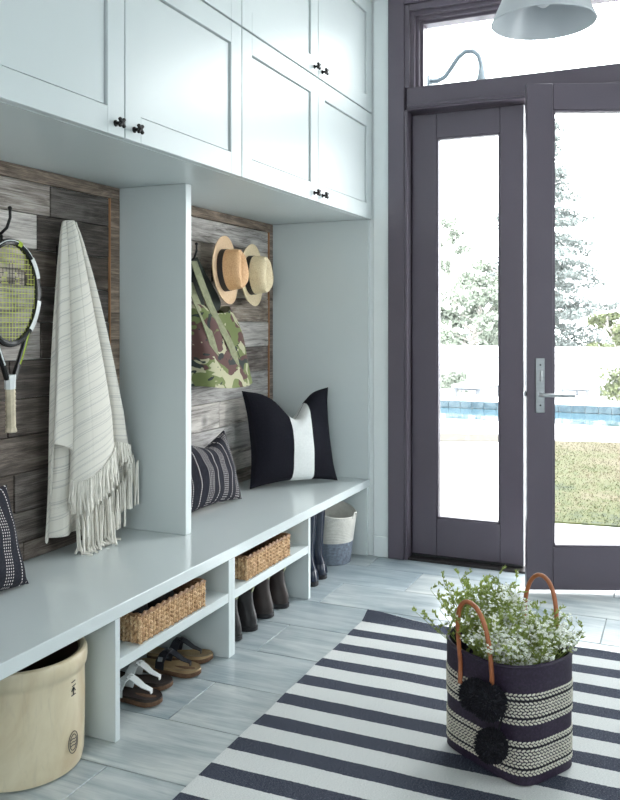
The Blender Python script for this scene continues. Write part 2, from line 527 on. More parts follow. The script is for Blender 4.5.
M['cork'] = plain('cork_sole', (0.15, 0.078, 0.042), 0.8, var=0.2, scale=90, bmp=0.3, bscale=200)
M['footbed_dark'] = plain('dark_brown_footbed', (0.022, 0.012, 0.009), 0.65, var=0.15, scale=20)
M['footbed_tan'] = plain('bronze_tan_footbed', (0.40, 0.28, 0.15), 0.35, 0.3, var=0.15, scale=20)
M['strap_white'] = plain('white_patent_strap', (0.78, 0.80, 0.80), 0.25, var=0.02)
M['strap_black'] = plain('dark_sandal_strap', (0.016, 0.016, 0.022), 0.32)
M['grip'] = plain('cream_racket_grip', (0.60, 0.53, 0.40), 0.75, var=0.15, scale=25)
M['racket_black'] = plain('gloss_black_racket', (0.012, 0.012, 0.013), 0.22)
M['racket_white'] = plain('gloss_white_racket', (0.75, 0.78, 0.78), 0.25, var=0.02)
M['racket_lime'] = plain('lime_racket_paint', (0.42, 0.55, 0.05), 0.3)
M['string'] = plain('yellow_green_string', (0.66, 0.72, 0.14), 0.4, var=0.05)
M['string_dark'] = plain('black_stencilled_string', (0.02, 0.02, 0.02), 0.5)
M['dark_wool'] = plain('black_knit', (0.012, 0.012, 0.014), 0.9, var=0.2, scale=70, bmp=0.5, bscale=140)

# stoneware crock: cream glaze, warmer brown drift on one side
m, nt, bs = new_mat('cream_stoneware_glaze')
v = coords(nt, (1, 1, 0.5))
n1 = noise(nt, v, 5, 5, 0.6, 0.8)
n2 = noise(nt, coords(nt, (6, 6, 1)), 6, 5, 0.6, 1.5)
c = ramp(nt, n1.outputs[0], [(0.3, (0.46, 0.34, 0.20)), (0.5, (0.60, 0.52, 0.36)), (0.7, (0.68, 0.61, 0.45))])
c = mixc(nt, ramp(nt, n2.outputs[0], [(0.56, (0, 0, 0)), (0.75, (0.3, 0.3, 0.3))]), c, (0.40, 0.35, 0.27))
nt.links.new(c, bs.inputs['Base Color']); bs.inputs['Roughness'].default_value = 0.3
M['crock'] = m
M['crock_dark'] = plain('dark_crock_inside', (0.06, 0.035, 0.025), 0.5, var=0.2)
M['ink'] = plain('cobalt_black_stamp_ink', (0.02, 0.02, 0.03), 0.6)

# outdoors
M['concrete'] = plain('pale_concrete', (0.62, 0.62, 0.60), 0.85, var=0.03, scale=3, bmp=0.1)
M['coping'] = plain('pale_stone_coping', (0.66, 0.66, 0.65), 0.8, var=0.03)
M['dirt'] = plain('dry_tan_soil', (0.062, 0.054, 0.042), 0.95, var=0.15, scale=20)
M['fence'] = plain('white_fence_paint', (0.66, 0.67, 0.68), 0.7, var=0.02)
M['bark'] = plain('pale_bark', (0.26, 0.24, 0.22), 0.9, var=0.2, scale=20)
M['foliage'] = plain('glare_paled_green_foliage', (0.24, 0.27, 0.22), 0.8, var=0.35, scale=2.5)  # leaf colour paled to stand in for overexposure glare
M['foliage_c'] = plain('glare_paled_conifer_needles', (0.25, 0.28, 0.27), 0.8, var=0.35, scale=2)  # needles paled likewise, outdoor glare put into the colour
M['foliage_d'] = plain('olive_bush_foliage', (0.14, 0.16, 0.08), 0.8, var=0.3, scale=3)
M['lounger_w'] = plain('white_lounger_frame', (0.75, 0.76, 0.77), 0.5, var=0.02)
M['lounger_d'] = plain('lounger_leg_and_shade_grey', (0.16, 0.17, 0.19), 0.7)  # for the legs and the painted shade under the frame
M['siding'] = plain('pale_blue_white_siding', (0.62, 0.66, 0.70), 0.7, var=0.02)
M['galv'] = plain('pale_galvanised_steel', (0.10, 0.13, 0.15), 0.5, 0.2)
m, nt, bs = new_mat('dry_lawn')
n1 = noise(nt, coords(nt, (1, 1, 1)), 0.8, 5, 0.6)
n2 = noise(nt, coords(nt, (1, 1, 1)), 22, 5, 0.7)
n1.inputs['Scale'].default_value = 1.6
sy_ = N(nt, 'ShaderNodeSeparateXYZ'); nt.links.new(coords(nt, (1, 1, 1)), sy_.inputs[0])
gr_ = math_(nt, 'MULTIPLY', math_(nt, 'SUBTRACT', sy_.outputs[1], 9.6), 0.030)
f_ = math_(nt, 'ADD', math_(nt, 'ADD', math_(nt, 'MULTIPLY', n1.outputs[0], 0.45), math_(nt, 'MULTIPLY', n2.outputs[0], 0.55)), gr_)
nt.links.new(ramp(nt, f_, [(0.36, (0.010, 0.015, 0.002)), (0.46, (0.036, 0.043, 0.004)), (0.55, (0.060, 0.048, 0.020)), (0.66, (0.085, 0.070, 0.042))]), bs.inputs['Base Color'])
bs.inputs['Roughness'].default_value = 0.95
M['lawn'] = m
m, nt, bs = new_mat('pool_water')
bs.inputs['Base Color'].default_value = (0.03, 0.075, 0.10, 1); bs.inputs['Roughness'].default_value = 0.06
n1 = noise(nt, coords(nt, (1, 1, 1)), 6, 3); bump(nt, bs, n1.outputs[0], 0.15, 0.02)
M['water'] = m
m, nt, bs = new_mat('blue_mosaic_tile')
n1 = N(nt, 'ShaderNodeTexVoronoi'); n1.inputs['Scale'].default_value = 9
nt.links.new(coords(nt, (1, 1, 1)), n1.inputs['Vector'])
nt.links.new(ramp(nt, n1.outputs['Color'], [(0.2, (0.025, 0.055, 0.075)), (0.8, (0.075, 0.11, 0.13))]), bs.inputs['Base Color'])
bs.inputs['Roughness'].default_value = 0.3
M['mosaic'] = m

# ================================================================== the room shell
XW = -2.19          # face of the boards in the alcoves
XF = -1.59          # front of bench and cubbies
YW = 4.41           # face of the door wall
ZB, ZC, ZS, ZT = 0.425, 1.866, 2.456, 3.08
XR, YB = 2.05, -1.6

floor = obj('floor', MB().box(-2.42, XR+0.15, YB-0.15, 4.60, -0.34, -0.004), M['grout'],
            label='floor of grey wood-look plank tiles', cat='floor', kind='structure')
PITCH = 0.3125
rows = {}
y = 2.0055 - PITCH*12
k = -12
while y < 4.56:
    # tile joints: staggered from row to row
    even = (k % 2 == 0)
    off = -1.537 if not even else (-1.223 if k == 6 else -0.92)
    if k == 7: off = -1.53
    if k >= 8: off = -1.2
    x = off - 1.236*2
    while x < XR:
        x0, x1 = max(x+0.0018, -2.30), min(x+1.236-0.0018, XR)
        y0, y1 = y+0.0018, min(y+PITCH-0.0018, 4.57)
        if x1 - x0 > 0.05 and y0 > YB-0.1 and y1 - y0 > 0.02:
            dz = random.uniform(-0.0006, 0.0004)
            obj('tile', MB().box(x0, x1, y0, y1, -0.012, dz, 0.0015), M['tile'], floor,
                loc=((x0+x1)/2, (y0+y1)/2, 0))
        x += 1.236
    y += PITCH; k += 1

obj('ceiling', MB().box(-2.45, XR+0.15, YB-0.15, 4.58, ZT, ZT+0.15), M['ceil'], label='plain white ceiling above the cabinets', cat='ceiling', kind='structure')
mb = MB()
WY0, WY1, WZ0, WZ1 = 2.3, 3.4, 0.85, 2.25  # opening for the side window added to bring in fill light
mb.box(XR, XR+0.15, YB-0.15, WY0, -0.3, ZT); mb.box(XR, XR+0.15, WY1, 4.55, -0.3, ZT)
mb.box(XR, XR+0.15, WY0, WY1, -0.3, WZ0); mb.box(XR, XR+0.15, WY0, WY1, WZ1, ZT)
w3 = thing('fill_window_side', 'unseen window added in the side wall for fill light', 'window', (XR+0.07, 2.85, WZ0), kind='structure')
for i in range(2):
    ya = WY0 + i*0.55; yb = ya + 0.55
    fb = MB(); fb.box(XR+0.04, XR+0.10, ya, ya+0.05, WZ0, WZ1); fb.box(XR+0.04, XR+0.10, yb-0.05, yb, WZ0, WZ1)
    fb.box(XR+0.04, XR+0.10, ya+0.05, yb-0.05, WZ0, WZ0+0.06); fb.box(XR+0.04, XR+0.10, ya+0.05, yb-0.05, WZ1-0.06, WZ1)
    obj('window_frame', fb, M['trimw'], w3)
    obj('pane', MB().box(XR+0.066, XR+0.072, ya+0.05, yb-0.05, WZ0+0.06, WZ1-0.06), M['glass'], w3)
obj('wall_right', mb, M['wall'], label='plain white side wall facing the cabinets', cat='wall', kind='structure')

# wall behind the viewer with an unseen window added for fill light
mb = MB()
mb.box(-2.45, -0.75, YB-0.15, YB, 0, ZT); mb.box(0.75, XR, YB-0.15, YB, 0, ZT)
mb.box(-0.75, 0.75, YB-0.15, YB, 0, 0.9); mb.box(-0.75, 0.75, YB-0.15, YB, 2.4, ZT)
obj('wall_rear', mb, M['wall'], label='white wall opposite the glazed doors', cat='wall', kind='structure')
w1 = thing('fill_window_rear', 'unseen three-light window added opposite the doors for fill light', 'window', (0, YB-0.075, 0.9), kind='structure')
for i in range(3):
    x0 = -0.75 + i*0.5
    mb = MB(); mb.box(x0, x0+0.04, YB-0.11, YB-0.05, 0.9, 2.4); mb.box(x0+0.46, x0+0.5, YB-0.11, YB-0.05, 0.9, 2.4)
    mb.box(x0+0.04, x0+0.46, YB-0.11, YB-0.05, 0.9, 0.96); mb.box(x0+0.04, x0+0.46, YB-0.11, YB-0.05, 2.34, 2.4)
    obj('window_frame', mb, M['trimw'], w1)
    obj('pane', MB().box(x0+0.04, x0+0.46, YB-0.085, YB-0.079, 0.96, 2.34), M['glass'], w1)

# door wall: solid left pier, right pier, thin head
mb = MB()
mb.box(-2.45, -1.40, YW, 4.55, -0.3, ZT)
mb.box(-1.40, 0.32, YW, 4.55, 3.035, ZT)
mb.box(0.32, XR, YW, 4.55, -0.3, ZT)
wall_far = obj('wall_far', mb, M['wall'], label='white wall around the glazed doors', cat='wall', kind='structure')
obj('baseboard_far', MB().box(-1.565, -1.476, 4.392, YW, 0.0, 0.115, 0.004), M['trimw'], label='white baseboard between bench end and door casing', cat='baseboard', kind='structure')
obj('baseboard_right', MB().box(XR-0.016, XR, YB, YW, 0.0, 0.115, 0.004), M['trimw'], label='white baseboard along the side wall', cat='baseboard', kind='structure')
# painted cover board beside the cabinets, up to the ceiling
obj('trim_2', MB().box(-1.566, -1.478, 4.400, YW, 0.115, ZT, 0.003), M['trimw'], label='narrow white board between cabinets and door casing', cat='trim', kind='structure')

# ------------------------------------------------------------------ glazed door set
trim = thing('trim_1', 'charcoal painted frame and casing around the glazed doors', 'door frame', (-0.55, 4.45, 0), kind='structure')
fm = M['frame']
def piece(name, x0, x1, y0, y1, z0, z1, b=0.003, m=None, par=None):
    return obj(name, MB().box(x0, x1, y0, y1, z0, z1, b), m or fm, par or trim)
piece('casing', -1.476, -1.384, 4.386, 4.43, 0, ZT)
piece('casing', 0.262, 0.36, 4.386, 4.43, 0, ZT)
piece('casing', -1.384, 0.262, 4.386, 4.43, 3.03, ZT)
piece('jamb', -1.40, -1.372, 4.430, 4.60, 0, 3.03)
piece('jamb', 0.248, 0.275, 4.430, 4.60, 0, 3.03)
piece('jamb_step', -1.384, -1.366, 4.392, 4.46, 0, 2.452)
piece('door_stop', -1.372, -1.345, 4.519, 4.56, 0.012, 2.44)
piece('transom_bar', -1.372, 0.248, 4.398, 4.58, 2.452, 2.575)
piece('transom_bar_lip', -1.366, 0.248, 4.386, 4.398, 2.462, 2.482)
piece('transom_bar_lip', -1.372, 0.248, 4.520, 4.58, 2.430, 2.452)
piece('threshold', -1.372, 0.248, 4.40, 4.60, -0.004, 0.010, 0.003, M['bronze'])
# stepped transom sash
w2 = thing('window_2', 'transom window above the doors with stepped charcoal frame', 'window', (-0.55, 4.48, 2.575), kind='structure')
steps = [(-1.384, 4.400, 0.026), (-1.358, 4.424, 0.022), (-1.336, 4.450, 0.018), (-1.318, 4.478, 0.016)]
for (x0, yf, w) in steps:
    zt = 3.03 - (x0 + 1.384)
    xr = 0.248 - (x0 + 1.384)
    mb = MB()
    mb.box(x0, x0+w, yf, 4.56, 2.575, zt, 0.002)
    mb.box(xr-w, xr, yf, 4.56, 2.575, zt, 0.002)
    mb.box(x0+w, xr-w, yf, 4.56, zt-w-0.010, zt, 0.002)
    obj('sash_step', mb, fm, w2)
obj('pane', MB().box(-1.302, 0.166, 4.515, 4.521, 2.575, 2.93), M['glass'], w2)

def leaf(root, W, t0, t1, st_l, st_r, zb0, zg0, zg1, zt, room):
    """a glazed leaf in root-local space: x along the leaf, y from t0 to t1, room = sign of the room side"""
    def P(name, x0, x1, z0, z1):
        obj(name, MB().box(x0, x1, t0, t1, z0, z1, 0.003), fm, root, local=True)
    P('stile', 0, st_l, zb0, zt); P('stile', W-st_r, W, zb0, zt)
    P('rail', st_l, W-st_r, zb0, zg0); P('rail', st_l, W-st_r, zg1, zt)
    # glazing beads on both faces, set back from the face
    mb = MB()
    g0, g1 = st_l, W-st_r
    for (ya, yb) in ((t0+0.004, t0+0.018), (t1-0.018, t1-0.004)):
        mb.box(g0, g0+0.010, ya, yb, zg0, zg1); mb.box(g1-0.010, g1, ya, yb, zg0, zg1)
        mb.box(g0, g1, ya, yb, zg0, zg0+0.010); mb.box(g0, g1, ya, yb, zg1-0.010, zg1)
    obj('glazing_bead', mb, fm, root, local=True)
    yc = (t0+t1)/2
    obj('pane', MB().box(g0, g1, yc-0.004, yc+0.004, zg0, zg1), M['glass'], root, local=True)

d1 = thing('door_1', 'closed narrow charcoal door leaf with tall glass pane', 'door', (-1.364, 4.470, 0), kind='structure')
leaf(d1, 0.604, 0.0, 0.045, 0.139, 0.121, 0.020, 0.226, 2.303, 2.436, -1)
obj('daylit_edge', MB().box(0.604, 0.609, 0.002, 0.043, 0.02, 2.436), M['strip'], d1, local=True, label='leaf meeting edge, white from daylight put in its colour')  # strong daylight on the leaf edge, painted as a white face
obj('strike_plate', MB().box(0.609, 0.611, 0.006, 0.036, 0.95, 1.09), M['steel'], d1, local=True)
obj('strike_hole', MB().box(0.6105, 0.612, 0.012, 0.030, 0.965, 0.985), M['rubber'], d1, local=True)
obj('door_sweep', MB().box(0.0, 0.604, -0.010, 0.040, 0.008, 0.024, 0.003), M['rubber'], d1, local=True)

d2 = thing('door_2', 'wide charcoal glazed door standing ajar with steel lever handle', 'door', (0.239, 4.466, 0), (0, 0, R(202.2)), kind='structure')
LW = 0.990
leaf(d2, LW, -0.045, 0.0, 0.124, 0.124, 0.016, 0.221, 2.313, 2.440, 1)
px = LW - 0.062
pl = obj('handle_plate', MB().box(px-0.021, px+0.021, 0.0, 0.007, 0.865, 1.125, 0.002), M['steel'], d2, local=True)
for zz in (1.093, 0.900):
    mb = MB().lathe([(0.0, 0.0015), (0.004, 0.0015), (0.0045, 0)], 10); mb.tf(Matrix.Translation((px, 0.007, zz)) @ Matrix.Rotation(R(-90), 4, 'X'))
    obj('screw', mb, M['black_iron'], pl, local=True)
mb = MB().box(px-0.006, px+0.006, 0.007, 0.022, 1.015, 1.068, 0.004)
obj('thumb_turn', mb, M['steel'], pl, local=True)
mb = MB().tube([(px, 0.007, 0.952), (px, 0.014, 0.952)], 0.016, 16)
mb.tube([(px, 0.014, 0.952), (px, 0.048, 0.952), (px-0.006, 0.054, 0.952), (px-0.018, 0.056, 0.952), (px-0.150, 0.056, 0.950)], [0.010, 0.010, 0.0095, 0.009, 0.0085], 12)
obj('lever', mb, M['steel'], pl, local=True)
obj('latch', MB().box(LW, LW+0.010, -0.030, -0.014, 0.94, 0.965, 0.002), M['steel'], d2, local=True)
for zz in (0.25, 1.2, 2.2):
    mb = MB().tube([(0.0, 0.007, zz-0.05), (0.0, 0.007, zz+0.05)], 0.007, 10)
    obj('hinge', mb, M['steel'], d2, local=True)

# ------------------------------------------------------------------ left wall: barn boards in the alcoves
wl = obj('wall_left', MB().box(-2.42, XW-0.022, YB, YW, -0.3, ZT), M['wall'], label='wall lined with weathered grey barn boards', cat='wall', kind='structure')
zs_rows = [1.815, 1.697, 1.567, 1.430, 1.297, 1.160, 1.020, 0.885, 0.750, 0.610, 0.497, ZB+0.0]
def boards(ya, yb, seed, fixed, kinds):
    rnd = random.Random(seed)
    for i in range(len(zs_rows)-1):
        z1, z0 = zs_rows[i], zs_rows[i+1]
        cuts = fixed.get(i)
        if cuts is None:
            cuts = [rnd.uniform(ya+0.25, yb-0.25)] if rnd.random() < 0.75 else []
        ys = [ya] + sorted(cuts) + [yb]
        for a, b in zip(ys[:-1], ys[1:]):
            p = rnd.uniform(-0.004, 0.002)
            obj('plank', MB().box(XW-0.022, XW+p, a+0.0012, b-0.0012, z0+0.0014, z1-0.0014, 0.002), M[kinds(i, (a+b)/2, rnd)], wl,
                loc=(XW, (a+b)/2, (z0+z1)/2))
def board_trim(ya, yb, yl):
    obj('trim_board', MB().box(XW-0.01, XW+0.009, ya, yb, 1.816, ZC-0.001, 0.002), M['wood_trim'], wl, loc=(XW, (ya+yb)/2, 1.84))
    t = obj('trim_board', MB().box(XW-0.01, XW+0.009, yl, yb, ZB+0.001, 1.8155, 0.002), M['wood_trim'], wl, loc=(XW, yb, 1.0))
    obj('cut_edge', MB().box(XW-0.002, XW+0.0085, yl-0.0035, yl, ZB+0.001, 1.8155), M['raw_edge'], t)
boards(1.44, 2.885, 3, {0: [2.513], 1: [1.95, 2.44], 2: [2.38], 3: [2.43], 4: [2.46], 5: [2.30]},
       lambda i, y, r: ('wood' if i == 0 else 'wood_lit') if (y < 2.5 and i in (0, 1, 2, 3, 4)) else 'wood_shaded')  # upper left boards paint a light patch, the rest the divider's shade
board_trim(1.44, 2.929, 2.868)
boards(2.976, 4.352, 11, {0: [], 1: [3.60], 4: [], 3: [3.3]}, lambda i, y, r: 'wood' if r.random() < 0.25 else 'wood_lit')  # mostly the pale copy, painting this alcove as better lit
board_trim(2.976, 4.388, 4.345)
boards(0.0, 1.40, 21, {}, lambda i, y, r: 'wood')

# ================================================================== built-in cabinets
pm = M['paint']
DOORX = -1.575
def shaker(par, y0, y1, z0, z1, knob_at):
    st = 0.082; x0, x1 = DOORX-0.028, DOORX
    mb = MB()
    mb.box(x0, x1, y0, y0+st, z0, z1, 0.0015); mb.box(x0, x1, y1-st, y1, z0, z1, 0.0015)
    mb.box(x0, x1, y0+st, y1-st, z0, z0+st, 0.0015); mb.box(x0, x1, y0+st, y1-st, z1-st, z1, 0.0015)
    c = (x1, (y0+y1)/2, z0)
    d = obj('door', mb, pm, par, loc=tuple(Vector(c)-Vector(par.location)))
    obj('door_panel', MB().box(x0, x1-0.009, y0+st+0.007, y1-st-0.007, z0+st+0.005, z1-st-0.005), pm, d)
    if knob_at is not None:
        ky = y0+0.045 if knob_at < 0 else y1-0.045
        knob(d, ky, z0+0.036, x1)
def knob(par, y, z, fx):
    mb = MB()
    mb.lathe([(0.010, 0), (0.010, 0.003), (0.0055, 0.006), (0.0055, 0.020)], 12, cap0=True, cap1=True)
    for a in (45, 135):
        b = MB().box(-0.0185, 0.0185, -0.0055, 0.0055, 0.019, 0.030, 0.003)
        b.tf(Matrix.Rotation(R(a), 4, 'Z'))
        n0 = len(mb.v); mb.v += b.v; mb.f += [tuple(i+n0 for i in f) for f in b.f]
    mb.tf(Matrix.Translation((fx, y, z)) @ Matrix.Rotation(R(90), 4, 'Y'))
    obj('knob', mb, M['black_iron'], par, label='black cross-shaped knob')

def upper_cabinet(y0, y1, z0, z1, label):
    c = thing('wall_cabinet', label, 'cabinet', (XF, (y0+y1)/2, z0), group='upper cabinets above the bench')
    xb = XW-0.022; t = 0.018; xf = DOORX-0.029
    mb = MB()
    mb.box(xb, xf, y0, y1, z0, z0+t); mb.box(xb, xf, y0, y1, z1-t, z1)
    mb.box(xb, xf, y0, y0+t, z0+t, z1-t); mb.box(xb, xf, y1-t, y1, z0+t, z1-t)
    mb.box(xb, xb+0.01, y0+t, y1-t, z0+t, z1-t)
    obj('body', mb, pm, c)
    ym = (y0+y1)/2; g = 0.0024
    shaker(c, y0+g, ym-g, z0+g*0.5, z1-g*1.6, 1)
    shaker(c, ym+g, y1-g, z0+g*0.5, z1-g*1.6, -1)
YC = [-0.124, 1.386, 2.896, 4.404]
names = {(1,0): 'lower wall cabinet over the tennis racket alcove, pale painted, two doors',
         (2,0): 'lower wall cabinet over the hats alcove, pale painted, two doors',
         (1,1): 'top row wall cabinet at the ceiling nearest the viewer',
         (2,1): 'top row wall cabinet at the ceiling next to the door wall',
         (0,0): 'lower wall cabinet beyond the left picture edge', (0,1): 'top row wall cabinet beyond the left picture edge'}
for i in range(3):
    upper_cabinet(YC[i]+0.0005, YC[i+1]-0.0005, ZC, ZS-0.0015, names[i,0])
    upper_cabinet(YC[i]+0.0005, YC[i+1]-0.0005, ZS+0.0015, ZT-0.003, names[i,1])

# locker dividers and end panel
obj('locker_divider', MB().box(XW+0.001, -1.855, 2.931, 2.975, ZB+0.0005, ZC-0.0005, 0.002), pm, loc=(-2.0, 2.95, ZB),
    label='painted upright panel dividing the two bench alcoves', cat='panel')
obj('locker_divider', MB().box(XW+0.001, -1.855, 1.40, 1.44, ZB+0.0005, ZC-0.0005, 0.002), pm, loc=(-2.0, 1.42, ZB),
    label='painted upright panel at the alcove beyond the left edge', cat='panel')
obj('end_panel', MB().box(XW-0.02, XF-0.001, 4.389, 4.4095, ZB+0.0005, ZC-0.0005, 0.0015), pm, loc=(-1.9, 4.40, ZB),
    label='painted panel closing the hats alcove against the door wall', cat='panel')
# bench
obj('bench', MB().box(XW-0.021, XF, -0.12, 4.4095, 0.382, ZB, 0.0025), M['paint_bench'], loc=(-1.9, 2.2, 0.382),
    label='long pale grey-green bench seat running below both alcoves', cat='bench')
def cubby(y0, y1, label):
    c = thing('cubby_unit', label, 'cabinet', ((XW+XF)/2, (y0+y1)/2, 0), group='open cubbies under the bench')
    t = 0.024; xf = XF-0.006
    obj('side_panel', MB().box(XW, xf, y0, y0+t, 0.001, 0.3815, 0.0015), pm, c)
    obj('side_panel', MB().box(XW, xf, y1-t, y1, 0.001, 0.3815, 0.0015), pm, c)
    obj('shelf', MB().box(XW+0.012, xf-0.001, y0+t, y1-t, 0.217, 0.252, 0.0015), pm, c)
    obj('back_panel', MB().box(XW, XW+0.010, y0+t, y1-t, 0.001, 0.3815), pm, c)
cubby(2.121, 2.8535, 'open cubby with one shelf holding sandals below a wicker basket')
cubby(2.854, 3.6075, 'open cubby with one shelf holding black boots below a wicker basket')
cubby(0.70, 1.40, 'open cubby under the bench beyond the left edge')
obj('bench_end_panel', MB().box(XW, XF-0.006, 4.385, 4.4095, 0.001, 0.3815, 0.0015), pm, loc=(-1.9, 4.40, 0),
    label='painted end panel under the bench against the door wall', cat='panel')

# ================================================================== things in the alcoves
# ---- hooks
def hook(y, z, label, group='black iron coat hooks'):
    h = thing('coat_hook', label, 'hook', (XW, y, z), group=group)
    x = XW - 0.002
    obj('plate', MB().box(x, x+0.006, y-0.012, y+0.012, z-0.055, z+0.02, 0.002), M['black_iron'], h)
    mb = MB().tube([(x+0.004, y, z-0.005), (x+0.03, y, z-0.002), (x+0.055, y+0.006, z+0.020), (x+0.066, y+0.010, z+0.055), (x+0.064, y+0.011, z+0.085)], [0.006, 0.006, 0.0055, 0.005, 0.005], 8)
    mb.ell((x+0.064, y+0.011, z+0.088), ((0.008,0,0),(0,0.008,0),(0,0,0.008)), 8, 6)
    obj('upper_prong', mb, M['black_iron'], h)
    mb = MB().tube([(x+0.004, y, z-0.03), (x+0.028, y, z-0.042), (x+0.036, y, z-0.026), (x+0.036, y, z-0.012)], 0.005, 8)
    mb.ell((x+0.036, y, z-0.010), ((0.007,0,0),(0,0.007,0),(0,0,0.007)), 8, 6)
    obj('lower_prong', mb, M['black_iron'], h)
    return h
hook(2.225, 1.605, 'black double coat hook holding the tennis racket')
hook(2.555, 1.572, 'black coat hook under the peak of the striped throw')
hook(3.447, 1.585, 'black double coat hook holding the camouflage tote')
hook(3.715, 1.560, 'black coat hook inside the honey straw hat')
hook(4.030, 1.552, 'black coat hook inside the cream straw hat')

# ---- tennis racket, hanging head up, flat to the boards
RX = XW + 0.052
RY, RZ = 2.250, 1.400
rk = thing('tennis_racket', 'black and white tennis racket with yellow-green strings hanging on boards', 'racket', (RX, RY, 0.916))
def rhead(th, ra=0.134, rb=0.178):
    s = math.sin(th)
    w = ra*(1.0 - 0.06*max(0, -s))
    return (RX, RY + w*math.cos(th), RZ + rb*s)
def frame_arc(a0, a1, n, r, off):
    pts = []
    for i in range(n+1):
        th = a0 + (a1-a0)*i/n
        pts.append(rhead(th, 0.134+off, 0.178+off))
    return pts
mb = MB().tube(frame_arc(R(-90), R(270), 72, 0, 0), 0.0120, 8, cap=False)
obj('frame', mb, M['racket_black'], rk)
for (a0, a1, mm) in ((18, 44, 'racket_white'), (-46, -8, 'racket_white'), (136, 162, 'racket_white'), (188, 226, 'racket_white'), (-4, 6, 'racket_black'), (70, 78, 'racket_lime')):
    mb = MB().tube(frame_arc(R(a0), R(a1), 14, 0, 0.0015), 0.0128, 8)
    obj('frame_decal', mb, M[mm], rk)
mb = MB().tube([(p[0]+0.0085, p[1], p[2]) for p in frame_arc(R(20), R(160), 30, 0, 0.004)], 0.0028, 6)
obj('bumper_line', mb, M['racket_white'], rk)
# strings, with a black stencilled emblem on them
def in_logo(y, z):
    dy, dz = (y-RY)/0.08, (z-(RZ+0.055))/0.05
    ring = 0.62 < math.hypot(dy, dz*0.9+0.25) < 1.02 and dz > -0.55
    dot = math.hypot((dy-0.05)/0.28, (dz+0.1)/0.45) < 1
    return ring or dot
mb = MB(); mb.mi = []
def string(p, q):
    n = 24
    for i in range(n):
        a = Vector(p).lerp(Vector(q), i/n); b = Vector(p).lerp(Vector(q), (i+1)/n)
        f0 = len(mb.f)
        mb.tube([a, b], 0.0011, 4, cap=False)
        mid = (a+b)/2
        mb.mi += [1 if in_logo(mid.y, mid.z) else 0]*(len(mb.f)-f0)
for i in range(16):
    d = (i-7.5)*0.0152
    h = 0.178*math.sqrt(max(0, 1-(d/0.134)**2))
    string((RX+0.0012, RY+d, RZ-h*0.985), (RX+0.0012, RY+d, RZ+h))
for i in range(19):
    d = (i-9)*0.0172
    w = 0.134*math.sqrt(max(0, 1-(d/0.178)**2))
    string((RX-0.0012, RY-w, RZ+d), (RX-0.0012, RY+w, RZ+d))
obj('strings', mb, [M['string'], M['string_dark']], rk, sharp=None)
for s in (-1, 1):
    arm = [(RX, RY+s*0.080, RZ-0.138), (RX, RY+s*0.062, RZ-0.190), (RX, RY+s*0.036, RZ-0.250), (RX, RY+s*0.016, RZ-0.300)]
    mb = MB().tube(arm, [0.0105, 0.0105, 0.0105, 0.011], 8)
    a = obj('throat_arm', mb, M['racket_black'], rk)
    mb = MB().tube([(p[0]+0.0085, p[1], p[2]) for p in arm[0:3]], 0.0035, 6)
    obj('arm_decal', mb, M['racket_white' if s < 0 else 'racket_lime'], a)
mb = MB().tube([(RX, RY-0.004, RZ-0.285), (RX, RY-0.002, RZ-0.335)], [0.020, 0.0185], 8)
obj('throat', mb, M['racket_white'], rk)
pts = [(RX, RY-0.002+0.004*i/6, RZ-0.33-0.145*i/6) for i in range(7)]
mb = MB().tube(pts, [0.0165]*7, 8)
for i in range(9):      # wrap ridges
    z0 = RZ-0.335-0.0158*i
    mb.tube([(RX+0.017*math.cos(t), RY-0.001+0.017*math.sin(t), z0+0.010*math.sin(t)) for t in [R(30*q) for q in range(13)]], 0.0014, 4)
obj('grip', mb, M['grip'], rk)
mb = MB().tube([(RX, RY+0.002, 0.930), (RX, RY+0.002, 0.918), (RX, RY+0.002, 0.914)], [0.0175, 0.0205, 0.018], 8)
obj('butt_cap', mb, M['grip'], rk)

# ---- striped throw with fringe, gathered on a hook
th = thing('throw_blanket', 'cream throw with thin grey stripes and fringe hanging from a hook', 'blanket', (-2.12, 2.56, ZB))
TOPZ = 1.672
# cloth edge, left to right: (y at bottom, x at bottom, hem height, y at top, x at top)
key = [(2.56, -2.165, 0.50, 2.545, -2.150), (2.435, -2.150, 0.50, 2.530, -2.150), (2.440, -2.130, 0.50, 2.524, -2.146),
       (2.420, -2.115, 0.80, 2.520, -2.140), (2.425, -2.095, 0.84, 2.518, -2.134), (2.500, -2.072, 0.80, 2.524, -2.128), (2.498, -2.092, 0.72, 2.526, -2.134),
       (2.494, -2.060, 0.69, 2.528, -2.124), (2.545, -2.026, 0.70, 2.535, -2.116), (2.640, -2.012, 0.755, 2.545, -2.110), (2.715, -2.022, 0.805, 2.556, -2.112),
       (2.722, -2.060, 0.83, 2.562, -2.122), (2.705, -2.100, 0.80, 2.562, -2.132), (2.745, -2.095, 0.80, 2.566, -2.130),
       (2.785, -2.045, 0.810, 2.572, -2.120), (2.850, -2.030, 0.795, 2.580, -2.122), (2.890, -2.062, 0.78, 2.588, -2.132), (2.885, -2.110, 0.70, 2.588, -2.142), (2.90, -2.13, 0.63, 2.586, -2.148),
       (2.80, -2.15, 0.60, 2.57, -2.15)]
def cr(p0, p1, p2, p3, t):
    return tuple(0.5*((2*b)+(-a+c)*t+(2*a-5*b+4*c-d)*t*t+(-a+3*b-3*c+d)*t**3) for a, b, c, d in zip(p0, p1, p2, p3))
def edge(s):
    f = s*(len(key)-1); i = min(int(f), len(key)-2); t = f-i
    g = lambda k: key[max(0, min(len(key)-1, k))]
    return cr(g(i-1), g(i), g(i+1), g(i+2), t)
NU, NV = 150, 60
mb = MB(); mb.uv = []
